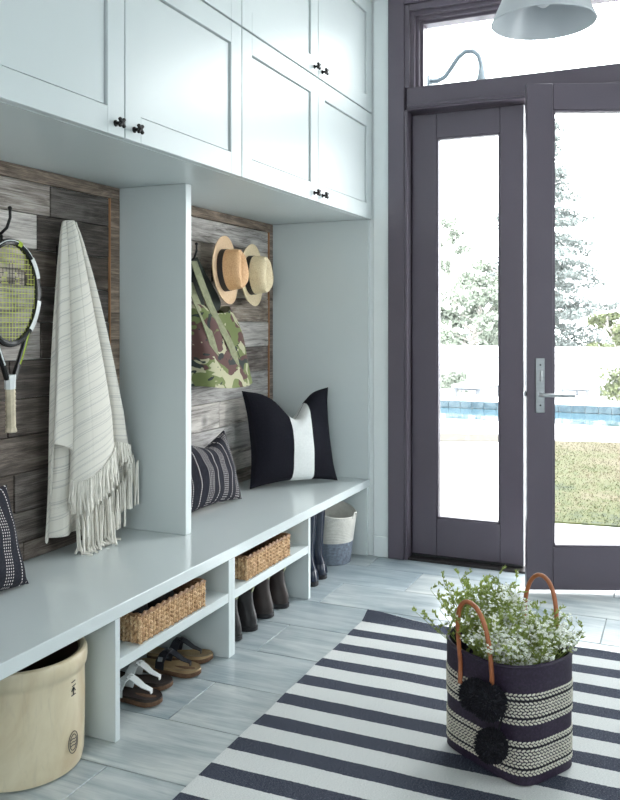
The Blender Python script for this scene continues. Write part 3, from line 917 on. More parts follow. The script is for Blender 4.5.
def cloth(s, t):
    yb, xb, hz, yt, xt = edge(s)
    z = TOPZ + 0.012*(1-((s-0.5)*2)**2) - (TOPZ-hz)*t
    q = (TOPZ - z)/(TOPZ-0.5)
    q = max(0, min(1.15, q))
    side = (yb-2.56)
    e = q**0.62 if side < 0 else q**0.92
    ex = min(1, q*1.6)**0.7
    yy_ = yt + (yb-yt)*e
    xx_ = xt + (xb-xt)*ex
    w = 0.006*math.sin(7*q + 5*s*6.28)*q
    return (max(xx_ + w, XW+0.018), yy_ + 0.5*w, z)
mb.grid(cloth, NU, NV)
for i in range(NU+1):
    for j in range(NV+1):
        x_, y_, z_ = mb.v[i*(NV+1)+j]
        s_ = i/NU; q_ = (TOPZ-z_)/1.2
        mb.uv.append((s_, q_ + (0.55*min(s_, 0.60) - 0.10*max(0, s_-0.6))*(0.25+0.75*min(1, q_*1.5))))
obj('cloth', mb, M['throw'], th, sharp=None)
mb = MB()
rf = random.Random(5)
def tassel(p, ln, r=0.0044):
    p = Vector(p); n = 5
    dx, dy = rf.uniform(-0.012, 0.016), rf.uniform(-0.016, 0.012)
    pts = [(max(XW+0.012, p.x + dx*(k/n)**1.4 + rf.uniform(-.0015, .0015)), p.y + dy*(k/n)**1.4, max(ZB+0.006, p.z - ln*k/n)) for k in range(n+1)]
    if p.z - ln < ZB+0.004:   # lies down on the seat
        pts = [q for q in pts if q[2] > ZB+0.007]
        if len(pts) < 2: return
        q = pts[-1]; pts.append((q[0]+rf.uniform(0.0, 0.03), q[1]+rf.uniform(-0.02, 0.03), ZB+0.006))
    mb.tube(pts, [r*0.75] + [r]*(len(pts)-2) + [r*1.15], 5)
for i in range(0, 130):
    s = 0.345 + 0.64*i/129
    p = cloth(s, 1.0)
    L = 0.075 + rf.uniform(-0.015, 0.02)
    if 0.36 < s < 0.56: L = 0.105 + rf.uniform(-0.02, 0.03)
    for q in range(2):
        tassel((p[0]+rf.uniform(-.003, .003)+q*0.004, p[1]+rf.uniform(-.003, .003), p[2]+0.004), L+rf.uniform(-0.015, 0.015))
# lower inner hem with a second row of fringe that reaches the seat
for i in range(46):
    yy_ = 2.53 + 0.35*i/45
    zz_ = 0.575 + 0.12*abs((yy_-2.66)/0.2)**1.5 - (0.02 if yy_ < 2.66 else -0.01)
    tassel((-2.06+0.025*math.sin(i*1.1), yy_, zz_+0.03), 0.15+rf.uniform(-0.02, 0.03))
for i in range(34):
    tassel((-2.085+rf.uniform(-0.02, 0.045), 2.52+0.20*i/33, 0.555+rf.uniform(-.02, .03)), 0.16+rf.uniform(-0.02, 0.03))
obj('fringe', mb, M['fringe'], th, kind='stuff')
mb = MB(); mb.uv = []
def under(s, t):
    y_ = 2.445 + 0.425*s
    zb = 0.500 + 0.17*max(0.0, (y_-2.58)/0.28)**1.4
    z_ = 0.95 + (zb-0.95)*t
    return (max(-2.10 + 0.022*math.sin(s*14+1), XW+0.02) - 0.06*max(0.0, 1-s/0.16)**1.5, y_ + (2.6-y_)*0.25*(1-t), z_)
mb.grid(under, 40, 12)
mb.uv = [(0.2, (1.67-p[2])/1.2 + 0.3*(p[1]-2.6)) for p in mb.v]
obj('inner_cloth', mb, M['throw'], th, sharp=None)

# ---- pillows
def pillow_pts(a, b, T, n=26, pinch=0.07, chop=0.0, chop_w=0.42, chop_c=0.0, umin=-1, umax=1, puff=0.0, seed=0, power=0.5):
    mb = MB(); mb.uv = []
    nu = max(6, int(n*(umax-umin)/2))
    def S(u, v, s):
        x = a*u*(1 - pinch*(1-v*v))
        z = b*v*(1 - pinch*(1-u*u))
        c = chop*math.exp(-((u-chop_c)/chop_w)**2)*max(0, (v+0.35)/1.35)**2.2
        z -= c
        y = s*T*(max(0, (1-u*u))**power)*(max(0, (1-v*v))**power)*(1+0.12*mnoise.noise((u*2.2+seed, v*2.2, s)))
        y += s*puff
        return (x, y, z)
    for s in (-1, 1):
        base = len(mb.v)
        for i in range(nu+1):
            for j in range(n+1):
                u = umin + (umax-umin)*i/nu; v = -1 + 2*j/n
                mb.v.append(S(u, v, s)); mb.uv.append(((u+1)/2, (v+1)/2))
        for i in range(nu):
            for j in range(n):
                p = base+i*(n+1)+j
                q = (p, p+n+1, p+n+2, p+1)
                mb.f.append(q if s < 0 else q[::-1])
    return mb
def mrot(rz, lean):   # lean > 0 tips the top backwards (away from the local -y front)
    return (R(-lean), 0, R(rz))
# big black pillow with a white centre stripe, in the corner of the right alcove
A = Vector((-2.085, 3.880, 0)); B = Vector((-1.765, 4.285, 0))
d = B-A; ang = math.degrees(math.atan2(d.y, d.x))
cen = (A+B)/2
bp = thing('throw_pillow', 'large black pillow with one broad white stripe in the alcove corner', 'pillow', (cen.x, cen.y, ZB+0.258), mrot(ang, 12))
obj('cover', pillow_pts(0.262, 0.257, 0.095, 34, 0.105, 0.15, 0.34, 0.06, power=0.45), M['black_cloth'], bp, local=True, sharp=None)
obj('stripe_panel', pillow_pts(0.262, 0.2605, 0.095, 34, 0.105, 0.15, 0.34, 0.06, umin=-0.12, umax=0.38, puff=0.0022, power=0.45), M['white_cloth'], bp, local=True, sharp=None, label='broad white stripe')
# small stitched pillow, right alcove
obj('lumbar_pillow', pillow_pts(0.27, 0.178, 0.095, 30, 0.12, 0.055, 0.5, 0.25, seed=3), M['stitch'], loc=(-2.045, 3.365, ZB+0.175), rot=mrot(86, 17), local=True, sharp=None,
    label='small dark pillow with white stitched stripes beside the big black pillow', cat='pillow')
obj('lumbar_pillow', pillow_pts(0.27, 0.168, 0.10, 30, 0.08, seed=9), M['stitch_big'], loc=(-2.040, 1.900, ZB+0.166), rot=mrot(88, 17), local=True, sharp=None,
    label='dark pillow with white stitched stripes at the left picture edge', cat='pillow')

# ---- camouflage tote hanging on its hook
tb = thing('tote_bag', 'camouflage canvas tote bag hanging from a black hook', 'bag', (-2.09, 3.65, 0.99))
def bag_ring(t):
    # t 0 bottom .. 1 top
    z = 0.985 + 0.375*t
    y0 = 3.315 + 0.085*t**1.2
    y1 = 3.780 - 0.012*t**0.8
    dep = 0.070*(1-t)**0.8 + 0.042
    x0 = XW + 0.016
    out = []
    n = 44
    for k in range(n):
        a = 2*math.pi*k/n
        c, s = math.cos(a), math.sin(a)
        e = 0.55
        u = math.copysign(abs(c)**e, c); w = math.copysign(abs(s)**e, s)
        yy_ = (y0+y1)/2 + (y1-y0)/2*u
        xx_ = x0 + dep + dep*w
        nz = mnoise.noise((yy_*9, z*7, 1.3))*0.016 + 0.010*math.sin(yy_*26+z*14)*(0.3+t)
        if w > 0: xx_ += nz
        sag = 0.030*((yy_-3.60)/0.3)**2*(1-t) - 0.02*(1-t)*max(0, (3.75-yy_))
        top = 0.022*math.sin(yy_*17)*t
        out.append((max(xx_, XW+0.012), yy_, z + sag*1.0 + top))
    return out
mb = MB().rings([[(p[0]*0.6+(XW+0.10)*0.4, 3.65+(p[1]-3.65)*0.75, p[2]) for p in bag_ring(0)]] + [bag_ring(i/16) for i in range(17)], True, True, False)
rim = bag_ring(1)
obj('bag_body', mb, M['camo'], tb, sharp=60)
def ribbon(name, pts, w, m, up):
    P = [Vector(p) for p in pts]; fine = []
    for i in range(len(P)-1):
        for k in range(5):
            g = lambda j: P[max(0, min(len(P)-1, j))]
            fine.append(cr(g(i-1), g(i), g(i+1), g(i+2), k/5))
    fine.append(P[-1])
    obj(name, MB().tube(fine, 1.0, flat=(w, 0.004), up=up), m, tb)
HX = XW + 0.040
ribbon('strap', [(HX+0.010, 3.452, 1.590), (HX+0.045, 3.455, 1.50), (-2.075, 3.490, 1.385), (-2.045, 3.520, 1.30), (-2.000, 3.575, 1.17), (-1.988, 3.610, 1.05)], 0.042, M['strap'], (0.25, 1, 0.1))
ribbon('strap', [(HX, 3.447, 1.595), (HX-0.002, 3.43, 1.50), (-2.10, 3.42, 1.385), (-2.06, 3.425, 1.30), (-2.015, 3.43, 1.17), (-1.995, 3.43, 1.05)], 0.042, M['strap'], (0.25, 1, 0.1))
ribbon('strap_loop', [(HX+0.006, 3.452, 1.594), (HX+0.022, 3.50, 1.52), (HX+0.040, 3.555, 1.445), (HX+0.045, 3.605, 1.385), (HX+0.030, 3.625, 1.350)], 0.062, M['strap_dark'], (0.3, 0.9, 0.6))
ribbon('strap_loop', [(HX+0.002, 3.445, 1.588), (HX+0.012, 3.46, 1.49), (HX+0.020, 3.485, 1.42), (HX+0.016, 3.50, 1.345)], 0.050, M['strap_dark'], (0.3, 0.9, 0.3))

# ---- straw hats hung flat on the wall, crowns towards the room
def hat(y, z, Rb, rc, hc, m_crown, m_brim, label, tilt, pin, lift):
    h = thing('straw_hat', label, 'hat', (XW+0.012+lift, y, z), (0, R(90+tilt[0]), R(tilt[1])), group='straw hats on the boards')
    seg = 56
    def ring(r, zz, oval=1.12, droop=0.0):
        return [(oval*r*math.cos(2*math.pi*k/seg), r*math.sin(2*math.pi*k/seg), zz + droop*math.cos(4*math.pi*k/seg)) for k in range(seg)]
    br = [ring(rc*0.98, 0.006, 1.12), ring(rc*1.15, 0.007, 1.11), ring((rc+Rb)/2, 0.010, 1.08, 0.002), ring(Rb*0.94, 0.014, 1.05, 0.004), ring(Rb, 0.022, 1.04, 0.006), ring(Rb*0.997, 0.019, 1.04, 0.006), ring(Rb*0.93, 0.010, 1.05, 0.004), ring((rc+Rb)/2, 0.006, 1.08, 0.002), ring(rc*0.98, 0.002, 1.12)]
    obj('brim', MB().rings(br, True, False, False), m_brim, h, local=True)
    rr = []
    prof = [(1.0, 0.0), (0.99, 0.2), (0.965, 0.45), (0.94, 0.68), (0.90, 0.84), (0.80, 0.95), (0.62, 1.0), (0.38, 1.0), (0.18, 0.99), (0.03, 0.985)]
    for (f, q) in prof:
        R0 = []
        for k in range(seg):
            a = 2*math.pi*k/seg
            x_, y_ = 1.12*rc*f*math.cos(a), rc*f*math.sin(a)
            z_ = 0.006 + hc*q
            if q > 0.9:
                z_ -= hc*0.26*math.exp(-(y_/(0.30*rc))**2)*min(1, max(0, (0.95*rc*1.12-abs(x_))/(0.4*rc)))
            # pinch on both sides near the front (front = local -x, which points up)
            pn = math.exp(-((x_ - pin*0.45*rc)/(0.42*rc))**2)*(q**2.2)
            y_ *= 1 - 0.26*pn
            R0.append((x_, y_, z_))
        rr.append(R0)
    obj('crown', MB().rings(rr, True, False, True), m_crown, h, local=True)
    bd = [ring(rc*1.012, 0.008, 1.12), ring(rc*1.012, 0.008, 1.12), ring(rc*0.999, 0.036, 1.12), ring(rc*0.985, 0.036, 1.12)]
    obj('hat_band', MB().rings(bd, True, False, False), M['ribbon'], h, local=True)
hat(3.665, 1.556, 0.165, 0.094, 0.112, M['straw1'], M['straw1b'], 'honey straw hat with black band hung beside the camouflage tote', (-4, 8), -1, 0.075)
hat(3.985, 1.548, 0.160, 0.093, 0.112, M['straw2'], M['straw2'], 'cream straw hat with black band nearest the alcove corner', (-2, 6), -1, 0.055)

# ================================================================== things under the bench
# ---- stoneware crock
CX, CY = -1.790, 1.922
ck = thing('stoneware_crock', 'large cream stoneware crock under the bench at the left', 'crock', (CX, CY, 0))
prof = [(0.0, 0.0005), (0.162, 0.0005), (0.178, 0.006), (0.183, 0.03), (0.185, 0.10), (0.186, 0.20), (0.185, 0.270), (0.186, 0.281), (0.191, 0.287), (0.193, 0.302), (0.193, 0.322), (0.189, 0.331), (0.182, 0.334), (0.172, 0.331), (0.168, 0.315), (0.166, 0.05), (0.0, 0.04)]
obj('body', MB().lathe(prof, 72, (CX, CY, 0)), M['crock'], ck)
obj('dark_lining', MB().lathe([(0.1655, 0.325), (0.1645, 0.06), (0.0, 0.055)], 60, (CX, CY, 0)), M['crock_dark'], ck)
def on_crock(a, z, r=0.1872): return (CX+r*math.cos(a), CY+r*math.sin(a), z)
a0 = R(4)
mb = MB()
for rr_, in ((1.0,), (0.72,)):
    mb.tube([on_crock(a0+0.115*rr_*math.cos(R(t)), 0.088+0.031*rr_*math.sin(R(t))) for t in range(0, 361, 15)], 0.0011, 5)
for k in (-1, 0, 1):
    mb.tube([on_crock(a0-0.06, 0.088+0.009*k), on_crock(a0-0.02, 0.090+0.009*k), on_crock(a0+0.03, 0.087+0.009*k), on_crock(a0+0.06, 0.088+0.009*k)], 0.0014, 4)
obj('oval_stamp', mb, M['ink'], ck, label='dark oval maker stamp')
mb = MB()
for (u0, w0, u1, w1) in ((-0.04, 0.262, 0.04, 0.264), (-0.03, 0.250, 0.05, 0.252), (-0.045, 0.236, -0.005, 0.246), (0.005, 0.246, 0.05, 0.234), (-0.045, 0.224, 0.05, 0.225), (0.0, 0.225, 0.0, 0.246)):
    mb.tube([on_crock(a0+u0, w0), on_crock(a0+(u0+u1)/2, (w0+w1)/2, 0.1875), on_crock(a0+u1, w1)], 0.0016, 4)
obj('stamped_mark', mb, M['ink'], ck, label='small dark stamped lettering')

# ---- wicker baskets on the shelves
def wicker(y0, y1, x0, x1, z0, h, label):
    w = thing('wicker_basket', label, 'basket', ((x0+x1)/2, (y0+y1)/2, z0), group='wicker baskets on the cubby shelves')
    t = 0.012
    mb = MB()
    mb.box(x0+t, x1-t, y0+t, y1-t, z0+0.002, z0+0.010)
    mb.box(x0+t*0.6, x0+t*1.4, y0+t, y1-t, z0, z0+h); mb.box(x1-t*1.4, x1-t*0.6, y0+t, y1-t, z0, z0+h)
    mb.box(x0+t, x1-t, y0+t*0.6, y0+t*1.4, z0, z0+h); mb.box(x0+t, x1-t, y1-t*1.4, y1-t*0.6, z0, z0+h)
    obj('lining', mb, M['wicker_dark'], w)
    rnd = random.Random(int(y0*1000))
    mb = MB()
    nr = 6; dz = h/nr
    def strand(c, along, nrm, sgn):
        # fat slanted stitch: chevrons like a plait
        d = (along*0.55*sgn + Vector((0, 0, 1))*0.85).normalized()
        c = Vector(c) + Vector((rnd.uniform(-.001, .001), rnd.uniform(-.001, .001), 0))
        mb.ell(c, (nrm*0.0075, d.cross(nrm)*0.0068, d*dz*0.72), 6, 4)
    for (p, q, nrm) in (((x1-0.006, y0), (x1-0.006, y1), Vector((1, 0, 0))), ((x0+0.006, y0), (x0+0.006, y1), Vector((-1, 0, 0))),
                        ((x0, y0+0.006), (x1, y0+0.006), Vector((0, -1, 0))), ((x0, y1-0.006), (x1, y1-0.006), Vector((0, 1, 0)))):
        P, Q = Vector((*p, 0)), Vector((*q, 0))
        L = (Q-P).length; along = (Q-P)/L
        n = max(4, int(L/0.0150))
        for i in range(n):
            for r_ in range(nr):
                c = P + along*((i+0.5)*L/n) + Vector((0, 0, z0 + (r_+0.5)*dz + (0.25*dz if i % 2 else -0.1*dz)))
                strand(c, along, nrm, 1 if i % 2 else -1)
    mb.v = [(v[0], v[1], max(v[2], z0+0.0005)) for v in mb.v]
    obj('woven_sides', mb, M['wicker'], w)
    mb = MB()
    zz = z0+h+0.002
    for e in range(2):
        pts = []
        cs = [(x0+0.006, y0+0.006), (x1-0.006, y0+0.006), (x1-0.006, y1-0.006), (x0+0.006, y1-0.006), (x0+0.006, y0+0.006)]
        for a, b in zip(cs[:-1], cs[1:]):
            m_ = max(10, int(math.hypot(b[0]-a[0], b[1]-a[1])/0.010))
            for i in range(m_):
                u = i/m_; ph = (len(pts))*0.9 + e*math.pi
                pts.append((a[0]+(b[0]-a[0])*u + 0.003*math.cos(ph), a[1]+(b[1]-a[1])*u + 0.003*math.cos(ph), zz+0.004*math.sin(ph)))
        mb.tube(pts+[pts[0]], 0.0052, 6)
    obj('braided_rim', mb, M['wicker_dark'], w)
wicker(2.262, 2.672, -1.955, -1.603, 0.2525, 0.090, 'wicker basket with black knitwear on the shelf above the sandals')
wicker(2.992, 3.402, -1.955, -1.603, 0.2525, 0.090, 'empty wicker basket on the shelf above the black boots')
def bundle(c, ax, label, seed):
    mb = MB(); n0 = 18
    def fn(u, v):
        a = 2*math.pi*u; b = math.pi*(v-0.5)
        d = Vector((math.cos(a)*math.cos(b), math.sin(a)*math.cos(b), math.sin(b)))
        k = 1 + 0.22*mnoise.noise(d*2.2 + Vector((seed, 0, 0)))
        return (c[0]+ax[0]*d.x*k, c[1]+ax[1]*d.y*k, max(c[2]+ax[2]*d.z*k, 0.2655))
    mb.grid(fn, 28, 16)
    obj('rolled_knit', mb, M['dark_wool'], loc=(c[0], c[1], 0.2655), label=label, cat='clothing', group='black knitwear in the basket')
bundle((-1.76, 2.36, 0.318), (0.11, 0.070, 0.045), 'rolled black knit in the near end of the wicker basket', 2)
bundle((-1.78, 2.53, 0.312), (0.12, 0.080, 0.045), 'rolled black knit in the far end of the wicker basket', 6)

# ---- sandals: toes towards local +x
def sandal_outline(L, side):
    hw = [(0.0, 0.010), (0.015, 0.024), (0.05, 0.0305), (0.12, 0.032), (0.30, 0.030), (0.45, 0.031), (0.60, 0.037), (0.74, 0.0425), (0.84, 0.0415), (0.92, 0.034), (0.97, 0.022), (1.0, 0.008)]
    cl = lambda t: side*0.006*math.sin(t*math.pi*1.2-0.4)
    return [(t*L, cl(t)-w) for t, w in hw] + [(t*L, cl(t)+w) for t, w in reversed(hw)]
def sandal(loc, rz, side, m_bed, m_strap, label, group):
    s = thing('sandal', label, 'sandal', loc, (0, 0, R(rz)), group=group)
    L = 0.258
    o = sandal_outline(L, side)
    sc = lambda k: [(L*0.5+(x-L*0.5)*k, y*k) for x, y in o]
    R_ = lambda pts, z: [(x, y, z + 0.006*max(0, (x/L-0.86)/0.14)) for x, y in pts]
    obj('sole', MB().rings([R_(sc(0.97), 0.001), R_(sc(1.0), 0.004), R_(sc(1.0), 0.018)], True, True, True), M['cork'], s, local=True)
    def bedz(x, y):
        return 0.0208 + 0.0075*(abs(y)/0.042)**2.2 + (0.004 if x < 0.05 else 0) + 0.006*max(0, (x/L-0.86)/0.14)
    rings = []
    for k in (1.0, 0.985, 0.93, 0.8, 0.55, 0.25):
        pts = sc(k); e = 0.0035*math.exp(-((1-k)/0.03)**2)
        rings.append([(x, y, (bedz(x, y) + (0.0015 if 0 < 1-k < 0.1 else 0)) if k < 1 else 0.018 + 0.006*max(0, (x/L-0.86)/0.14)) for x, y in pts])
    obj('footbed', MB().rings(rings, True, False, True), m_bed, s, local=True)
    # straps: one band over the instep on each side meeting in a centre strip to the toe post
    top = Vector((L*0.50, side*0.002, 0.082)); post = Vector((L*0.83, side*0.008, 0.030))
    for sd_ in (-1, 1):
        p0 = Vector((L*0.42, sd_*0.034, 0.022)); p1 = Vector((L*0.44, sd_*0.040, 0.052)); 
        pts = [p0, p1, Vector((L*0.47, sd_*0.026, 0.074)), top]
        obj('strap', MB().tube(pts, [1.0, 1.0, 0.95, 0.9], flat=(0.034, 0.003), up=(1, 0, 0.1)), m_strap, s, local=True)
    mid = [top, Vector((L*0.60, side*0.004, 0.070)), Vector((L*0.71, side*0.006, 0.052)), post+Vector((0, 0, 0.012)), post]
    obj('toe_strap', MB().tube(mid, [1.35, 1.25, 1.0, 0.7, 0.4], flat=(0.028, 0.0032), up=(0, 1, 0)), m_strap, s, local=True)
    bz = MB().box(-0.009, 0.009, -0.008, 0.008, 0, 0.004, 0.001); bz.tf(Matrix.Translation((L*0.445, -side*0.0375, 0.060)) @ Matrix.Rotation(R(side*58), 4, 'X'))
    obj('buckle', bz, M['steel'], s, local=True)
g1, g2 = 'white strap sandals under the bench', 'dark strap sandals under the bench'
sandal((-1.868, 2.372, 0.0008), 5, 1, M['footbed_dark'], M['strap_white'], 'white strap sandal, the nearer of the pair beside the cubby side', g1)
sandal((-1.905, 2.475, 0.0008), 10, -1, M['footbed_dark'], M['strap_white'], 'white strap sandal, the farther of its pair, next to the tan one', g1)
sandal((-1.868, 2.610, 0.0008), 9, 1, M['footbed_tan'], M['strap_black'], 'tan sandal with dark strap, nearer of its pair', g2)
sandal((-1.890, 2.715, 0.0008), 16, -1, M['footbed_tan'], M['strap_black'], 'tan sandal with dark strap, farther one by the boot cubby', g2)

# ---- boots: heel at local x = 0, toe towards +x
def boot(name, loc, rz, H, m_, label, group, cat='boot', tab=True, wide=1.0):
    b = thing(name, label, cat, loc, (0, 0, R(rz)), group=group)
    def ring(z, x0, x1, w, e=0.75):
        out = []; n = 32
        for k in range(n):
            a = 2*math.pi*k/n
            c, s_ = math.cos(a), math.sin(a)
            xx = (x0+x1)/2 + (x1-x0)/2*math.copysign(abs(c)**e, c)
            taper = 1 - 0.10*((xx-0.13)/0.14)**2
            out.append((xx, w*wide*taper*math.copysign(abs(s_)**e, s_), z))
        return out
    sole = [ring(0.0008, 0.006, 0.272, 0.040), ring(0.004, 0.0, 0.280, 0.044), ring(0.020, 0.0, 0.281, 0.0445), ring(0.022, 0.004, 0.277, 0.043)]
    obj('sole', MB().rings(sole), M['rubber'], b, local=True)
    up = [ring(0.021, 0.005, 0.276, 0.042), ring(0.040, 0.003, 0.275, 0.0425), ring(0.058, 0.005, 0.262, 0.041), ring(0.074, 0.009, 0.215, 0.039, 0.85), ring(0.090, 0.014, 0.160, 0.037, 0.9), ring(0.110, 0.020, 0.128, 0.0365, 0.95), ring(0.135, 0.024, 0.122, 0.038, 1)]
    z = 0.165
    while z < H - 0.001:
        k = min(1, (z-0.135)/0.2)
        up.append(ring(z, 0.026-0.016*k, 0.124+0.022*k, 0.040+0.014*k, 1)); z += 0.05
    up.append(ring(H, 0.026-0.016*min(1, (H-0.135)/0.2), 0.124+0.022*min(1, (H-0.135)/0.2), 0.040+0.014*min(1, (H-0.135)/0.2), 1))
    top = up[-1]
    inner = [[(0.075+(x-0.075)*0.93, y*0.92, z_) for x, y, z_ in top], [(0.075+(x-0.075)*0.90, y*0.90, z_-0.06) for x, y, z_ in top]]
    obj('upper', MB().rings(up + inner, True, True, True), m_, b, local=True)
    # heel counter seam and top binding
    hz = [p for p in up[-1]]
    obj('top_binding', MB().tube([(p[0], p[1], p[2]-0.002) for p in hz] + [hz[0]], 0.003, 6), m_, b, local=True)
    if tab:
        x_ = 0.026-0.016*min(1, (H-0.135)/0.2)
        obj('pull_tab', MB().tube([(x_+0.002, 0, H-0.03), (x_-0.004, 0, H-0.008), (x_-0.003, 0, H+0.010), (x_+0.006, 0, H+0.006), (x_+0.008, 0, H-0.015)], 1, flat=(0.018, 0.0025), up=(0, 1, 0)), M['strap'], b, local=True)
    else:
        obj('heel_band', MB().rings([ring(0.030, -0.001, 0.10, 0.0445, 0.8), ring(0.034, -0.001, 0.10, 0.0445, 0.8), ring(0.075, 0.007, 0.10, 0.0405, 0.85), ring(0.078, 0.010, 0.10, 0.039, 0.85)]), m_, b, local=True)
gb = 'ankle boots on the floor of the cubby'
boot('ankle_boot', (-1.640, 3.010, 0.0), 176, 0.196, M['boot'], 'black ankle boot nearest the sandals, heel facing out', gb)
boot('ankle_boot', (-1.632, 3.135, 0.0), 182, 0.192, M['boot'], 'black ankle boot, second from the sandals', gb)
boot('ankle_boot', (-1.640, 3.300, 0.0), 176, 0.196, M['boot_brown'], 'dark brown-black ankle boot, third from the sandals', gb, wide=1.12)
boot('ankle_boot', (-1.632, 3.445, 0.0), 183, 0.194, M['boot_brown'], 'dark brown-black ankle boot nearest the tall rain boots', gb)
gw = 'tall navy rain boots under the bench'
boot('rain_boot', (-1.635, 3.785, 0.0), 180, 0.372, M['welly'], 'tall glossy navy rain boot against the cubby side', gw, tab=False)
boot('rain_boot', (-1.640, 3.905, 0.0), 178, 0.372, M['welly'], 'tall glossy navy rain boot next to the rope basket', gw, tab=False)

# ---- two-tone rope basket
BX, BY = -1.735, 4.215
rb_ = thing('rope_basket', 'white rope basket with grey-blue base beside the rain boots', 'basket', (BX, BY, 0))
def coil(z0, z1, r0, r1, m_, name, cap0=False):
    n = int(round((z1-z0)/0.0085)); prof = []
    if cap0: prof.append((0.0, z0+0.0008))
    for i in range(n):
        for q in range(4):
            t = (i+q/4)/n
            bulge = 0.0022*math.sin(math.pi*q/4)
            prof.append((r0+(r1-r0)*t**0.8+bulge, z0+0.0008+(z1-z0)*t))
    prof.append((r1, z1))
    mb = MB().lathe(prof, 48, (BX, BY, 0))
    return obj(name, mb, m_, rb_, sharp=80)
coil(0.0, 0.120, 0.094, 0.112, M['rope_g'], 'grey_base', True)
def warp(z, y): return z
mb = MB()
prof = []
n = 19
for i in range(n):
    for q in range(4):
        t = (i+q/4)/n
        prof.append((0.112+0.018*t+0.0022*math.sin(math.pi*q/4), 0.120+0.165*t))
prof.append((0.130, 0.285))
prof += [(0.127, 0.289), (0.123, 0.285), (0.105, 0.12), (0.088, 0.012), (0.0, 0.010)]
mb.lathe(prof, 48, (BX, BY, 0))
out = []
for (x_, y_, z_) in mb.v:   # the far rim stands up higher than the near one
    k = max(0, (z_-0.18)/0.11)
    out.append((x_, y_, z_ - 0.030*k*((x_-BX)*0.9 - (y_-BY)*0.45)/0.13))
mb.v = out
obj('white_side', mb, M['rope_w'], rb_, sharp=80)
obj('lining', MB().lathe([(0.1215, 0.255), (0.104, 0.12), (0.086, 0.016), (0.0, 0.014)], 48, (BX, BY, 0)), M['basket_in'], rb_)
mb = MB().tube([(BX-0.126, BY-0.03, 0.285), (BX-0.132, BY-0.032, 0.33), (BX-0.128, BY+0.0, 0.345), (BX-0.132, BY+0.028, 0.33), (BX-0.128, BY+0.03, 0.285)], 0.0045, 8)
obj('rope_handle', mb, M['rope_w'], rb_)
mb = MB().tube([(BX+0.128, BY-0.03, 0.250), (BX+0.133, BY-0.02, 0.275), (BX+0.133, BY+0.012, 0.275), (BX+0.129, BY+0.022, 0.250)], 0.0045, 8)
obj('rope_handle', mb, M['rope_w'], rb_)

# ================================================================== rug
rg0, rg1, ry0, ry1 = -1.262, 0.30, 0.35, 3.472
mb = MB(); mb.uv = []
def rugz(x, y):
    z = 0.0075 + 0.0035*mnoise.noise((x*2.2, y*3.0, 0.3)) + 0.0015*mnoise.noise((x*7, y*7, 2))
    k = max(0, 1-(ry1-y)/0.09)*max(0, 1-(x-rg0)/0.34)     # curled far left corner
    z += 0.026*k*k*(3-2*k)
    k2 = max(0, 1-(ry1-y)/0.06)
    z += 0.008*k2*k2*(0.6+0.6*mnoise.noise((x*4, 9, 0)))
    return max(z, 0.0045)
def rugpt(u, v):
    x = rg0 + (rg1-rg0)*u; y = ry0 + (ry1-ry0)*v
    e = 0.006*mnoise.noise((0, y*5, 4))*(1-u) if u < 0.05 else 0
    return (x + e, y + (0.008*mnoise.noise((x*2.5, 0, 8)) if v > 0.98 else 0), rugz(x, y))
nu, nv = 80, 200
mb.grid(rugpt, nu, nv)
mb.uv = [(p[0], 3.472 - p[1] + 0.0) for p in mb.v]
top_n = len(mb.v)
mb.v += [(p[0], p[1], p[2]-0.0035) for p in mb.v[:top_n]]
mb.uv += mb.uv[:top_n]
mb.f += [tuple(i+top_n for i in reversed(f)) for f in mb.f[:]]
def border(ids):
    for a, b in zip(ids[:-1], ids[1:]): mb.f.append((a, b, b+top_n, a+top_n))
I = lambda i, j: i*(nv+1)+j
border([I(i, 0) for i in range(nu+1)][::-1]); border([I(i, nv) for i in range(nu+1)])
border([I(0, j) for j in range(nv+1)]); border([I(nu, j) for j in range(nv+1)][::-1])
obj('rug', mb, M['rug'], loc=((rg0+rg1)/2, (ry0+ry1)/2, 0), label='flat-woven navy and white striped rug on the floor', cat='rug', sharp=50)

# ================================================================== straw tote with flowers, on the rug
TX, TY, TZ = -0.476, 2.534, 0.0115
TR = -31.5
tote = thing('straw_tote', 'aubergine and cream woven straw tote with black pompoms on the rug', 'basket', (TX, TY, TZ), (0, 0, R(TR)))
TH = 0.325
def tote_ring(t, off=0.0, n=96):
    a = 0.166 + 0.014*t; b = 0.124 + 0.022*t
    e = 0.40 + 0.33*t**0.8          # squarer below, rounder at the rim
    out = []
    for k in range(n):
        th_ = 2*math.pi*k/n
        c, s_ = math.cos(th_), math.sin(th_)
        x = (a+off)*math.copysign(abs(c)**e, c); y = (b+off)*math.copysign(abs(s_)**e, s_)
        wob = 0.004*math.sin(3*th_+1)*t
        out.append((x*(1+wob*3), y*(1+wob*3), TH*t + 0.006*t*math.cos(2*th_)))
    return out
nr = 48
rings_ = [[(p[0]*0.2, p[1]*0.2, 0.001) for p in tote_ring(0)], [(p[0]*0.97, p[1]*0.97, 0.001) for p in tote_ring(0)]]
for i in range(nr+1):
    for q in (0, 1):
        t = min(1, (i + q*0.5)/nr)
        rings_.append(tote_ring(t, 0.0012 if q else 0.0))
rings_ += [tote_ring(1, -0.004)] + [tote_ring(1-k/8, -0.006) for k in range(1, 8)]
obj('body', MB().rings(rings_, True, True, False), M['purple'], tote, local=True, sharp=80)
# thick rolled rim
obj('rim', MB().tube([(p[0], p[1], p[2]+0.001) for p in tote_ring(1, -0.002)] + [tote_ring(1, -0.002)[0]], 0.0055, 8), M['purple'], tote, local=True)
